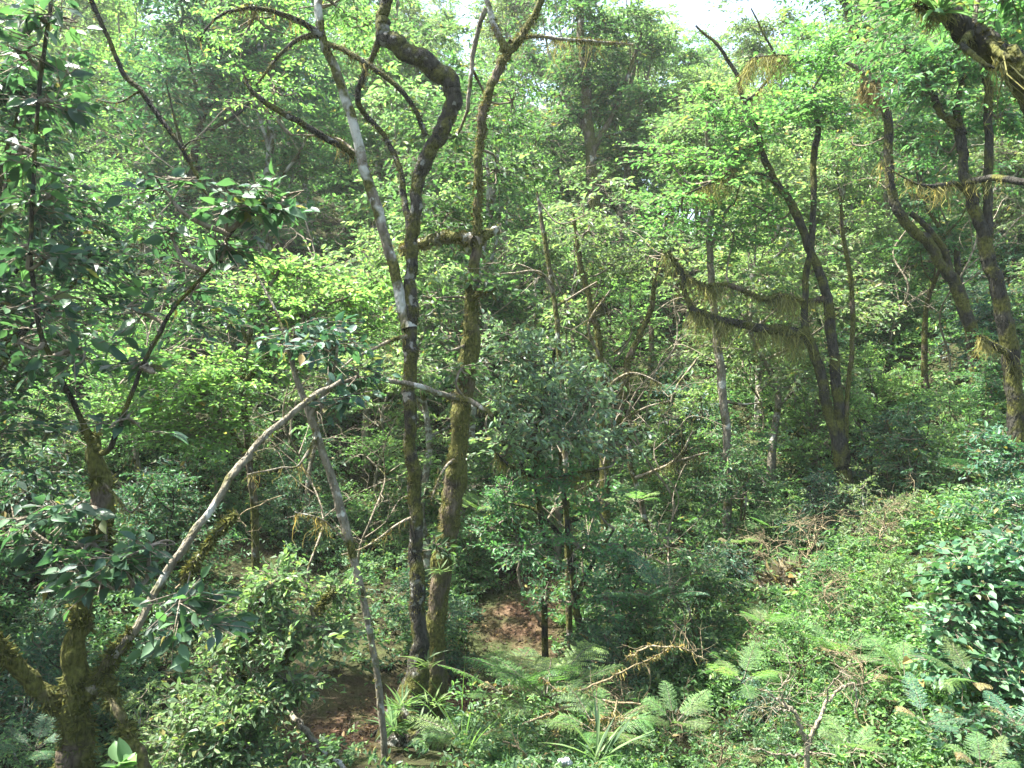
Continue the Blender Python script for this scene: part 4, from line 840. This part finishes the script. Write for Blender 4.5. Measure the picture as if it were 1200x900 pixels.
# taller thin crowns veiling the sky gap, and dark canopy trees added on the left, mostly out of frame, to shade it
for px, d, top, k in [(735, 26, -25, 'tall_pale'), (770, 30, 25, 'thin_tree'), (795, 23, 48, 'thin_tree'), (815, 34, 45, 'tall_pale'), (850, 28, 22, 'thin_tree'), (880, 36, 50, 'tall_pale'), (915, 30, 30, 'thin_tree'), (945, 26, -10, 'tall_bright'), (965, 22, -30, 'tall_mid'), (760, 44, 40, 'tall_pale'), (840, 50, 55, 'tall_mid'), (900, 46, 40, 'tall_pale')]:
    x = (px-600)/933*d; z = float(ground(x, d)); put(k, x, d, (CAMZ+(450-top)/933*d-z)/(H[k]*1.05))
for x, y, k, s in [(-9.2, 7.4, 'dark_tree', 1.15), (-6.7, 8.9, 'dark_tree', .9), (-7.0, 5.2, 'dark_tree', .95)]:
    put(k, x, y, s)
def describe(items):
    """each label: look, place against the nearest thing one can name, then its order among the like"""
    from collections import defaultdict
    g = defaultdict(list)
    for it in items:
        kind, v, x, y, z, s, rz = it; h = H.get(kind, 1.8)*s; px = 600+x/y*933; py = 450-(z+h*.65-CAMZ)/y*933
        cx, cyy = min(max(px, 20), 1180), min(max(py, 20), 880)
        nm, lx, ly = min(LAND, key=lambda l: (l[1]-cx)**2+(l[2]-cyy)**2)
        dx, dy = cx-lx, cyy-ly
        rel = ('left of' if dx < 0 else 'right of') if abs(dx) > abs(dy) else ('above' if dy < 0 else 'below')
        size = '' if kind.startswith('shrub') else ('near ' if y < 20 else 'far-off ' if y > 38 else '')
        g[(size+LOOK[kind][2], rel, nm)].append((px, it))
    out = []
    num = ['', '', 'second', 'third', 'fourth', 'fifth', 'sixth', 'seventh', 'eighth', 'ninth', 'tenth']
    for (look, rel, nm), L in g.items():
        L.sort(key=lambda t: t[0])
        for k, (px, it) in enumerate(L):
            lab = '%s %s %s' % (look, rel, nm)
            if len(L) > 1:
                lab += ', leftmost such' if k == 0 else ', rightmost such' if k == len(L)-1 else ', %s from left' % num[min(k+1, 10)]
            out.append((lab, it))
    return out
for lab, (kind, v, x, y, z, s, rz) in describe(placed):
    nm, cat, _ = LOOK[kind]
    o = link(nm, None, loc=(x, y, z-.05)); o.rotation_euler[2] = rz; o.scale = (s, s, s); tag(o, lab, cat, GRP[cat])
    for pn, me in v: link(pn, me, o)

# ---------------------------------------------------------------- ground cover and leaf litter
R = np.random.default_rng(79)
def cover(n, d0, d1, size, mat, kind, dens, name, label, xr=(-.66, .66), hmax=.4, pathok=False):
    G = Geo(); y = np.sqrt(R.uniform(d0*d0, d1*d1, n)); x = y*R.uniform(*xr, n)
    m = np.sin(x*1.7+y*.9)+np.sin(x*.6-y*1.4+2)+R.normal(size=n)*.7 > dens; x, y = x[m], y[m]
    k = np.hypot(x+1.15, (y-8.3)*.8) > .75; x, y = x[k], y[k]
    k = ~((x/y*933+600 > 190) & (x/y*933+600 < 480) & (y > 8.2) & (y < 15) & (R.random(len(x)) < .75)); x, y = x[k], y[k]
    if not pathok:
        k = np.array([not near_path(a, b) for a, b in zip(x, y)]); x, y = x[k], y[k]
    N = len(x); p = np.stack([x, y, ground(x, y)+R.random(N)**1.5*hmax], -1)
    a = R.random(N)*6.283; dd = np.stack([np.cos(a), np.sin(a), .25+.3*R.random(N)], -1)
    kk = dict(K[kind]); kk['ll'] = size; kk['tw'] = False; kk['tilt'] = .5; kk['nl'] = 6
    sprays(G, p, dd, size*3.6*(.6+.7*R.random(N)), kk)
    tag(link(name, G.mesh(name, [mat, TWIG]), None), label, name.replace('_', ' '), kind='stuff')
cover(5000, 4, 10, .055, LM['mid'], 'shrub', -1.2, 'herb_cover', 'low mid-green herbs covering the ravine floor')
cover(4500, 4, 11, .06, LM['bright'], 'shrub', -.3, 'herb_cover', 'fresh lime-green herbs covering the right bank', (.1, .66))
cover(9000, 10, 20, .085, LM['mid'], 'mid', -1.4, 'herb_cover', 'mid-green herbs covering the slopes', hmax=.55)
cover(5000, 9, 22, .09, LM['bright'], 'mid', -.2, 'herb_cover', 'lime-green herbs covering the right slope', (.0, .66), hmax=.5)
cover(4000, 9, 22, .085, LM['pale'], 'mid', .2, 'herb_cover', 'pale herbs covering the right slope', (-.05, .66), hmax=.6)
cover(9000, 18, 60, .2, LM['mid'], 'far', -1.6, 'undergrowth', 'mid-green undergrowth on the far slope', hmax=1.1)
cover(4500, 18, 60, .2, LM['pale'], 'far', -.3, 'undergrowth', 'pale undergrowth on the far slope', hmax=1.4)
cover(2600, 5, 8.5, .05, LM['mid'], 'shrub', -9, 'herb_cover', 'small herbs along the near bank', (-.05, .66), hmax=.25)
cover(4500, 9, 18, .08, LM['dark'], 'mid', -1., 'herb_cover', 'herbs in the shaded hollow, coloured dark to deepen its shade', (-.66, -.05))  # darker leaf colour stands in for shade in the hollow
G = Geo(); n = 30000; y = R.uniform(5, 16, n); x = y*R.uniform(-.5, .35, n); k = path_dist(x, y) < .3+.55*R.random(n); x, y = x[k], y[k]; n = len(x); p = np.stack([x, y, ground(x, y)+.012], -1)
a = R.random(n)*6.283; leaves(G, p, np.stack([np.cos(a), np.sin(a), .1*R.normal(size=n)], -1), np.tile([0, 0, 1.], (n, 1))+R.normal(size=(n, 3))*.4, .03+.06*R.random(n), .012+.026*R.random(n), 0, curl=.5)
LITTER = leaf_mat('litter_leaf', (.10, .064, .043), tr=.15, rough=.7, spec=.2, dead=.05, tcol=(1.2, 1, .8))
tag(link('leaf_litter', G.mesh('leaf_litter', [LITTER])), 'fallen red-brown leaves on the bare earth', 'leaf litter', kind='stuff')
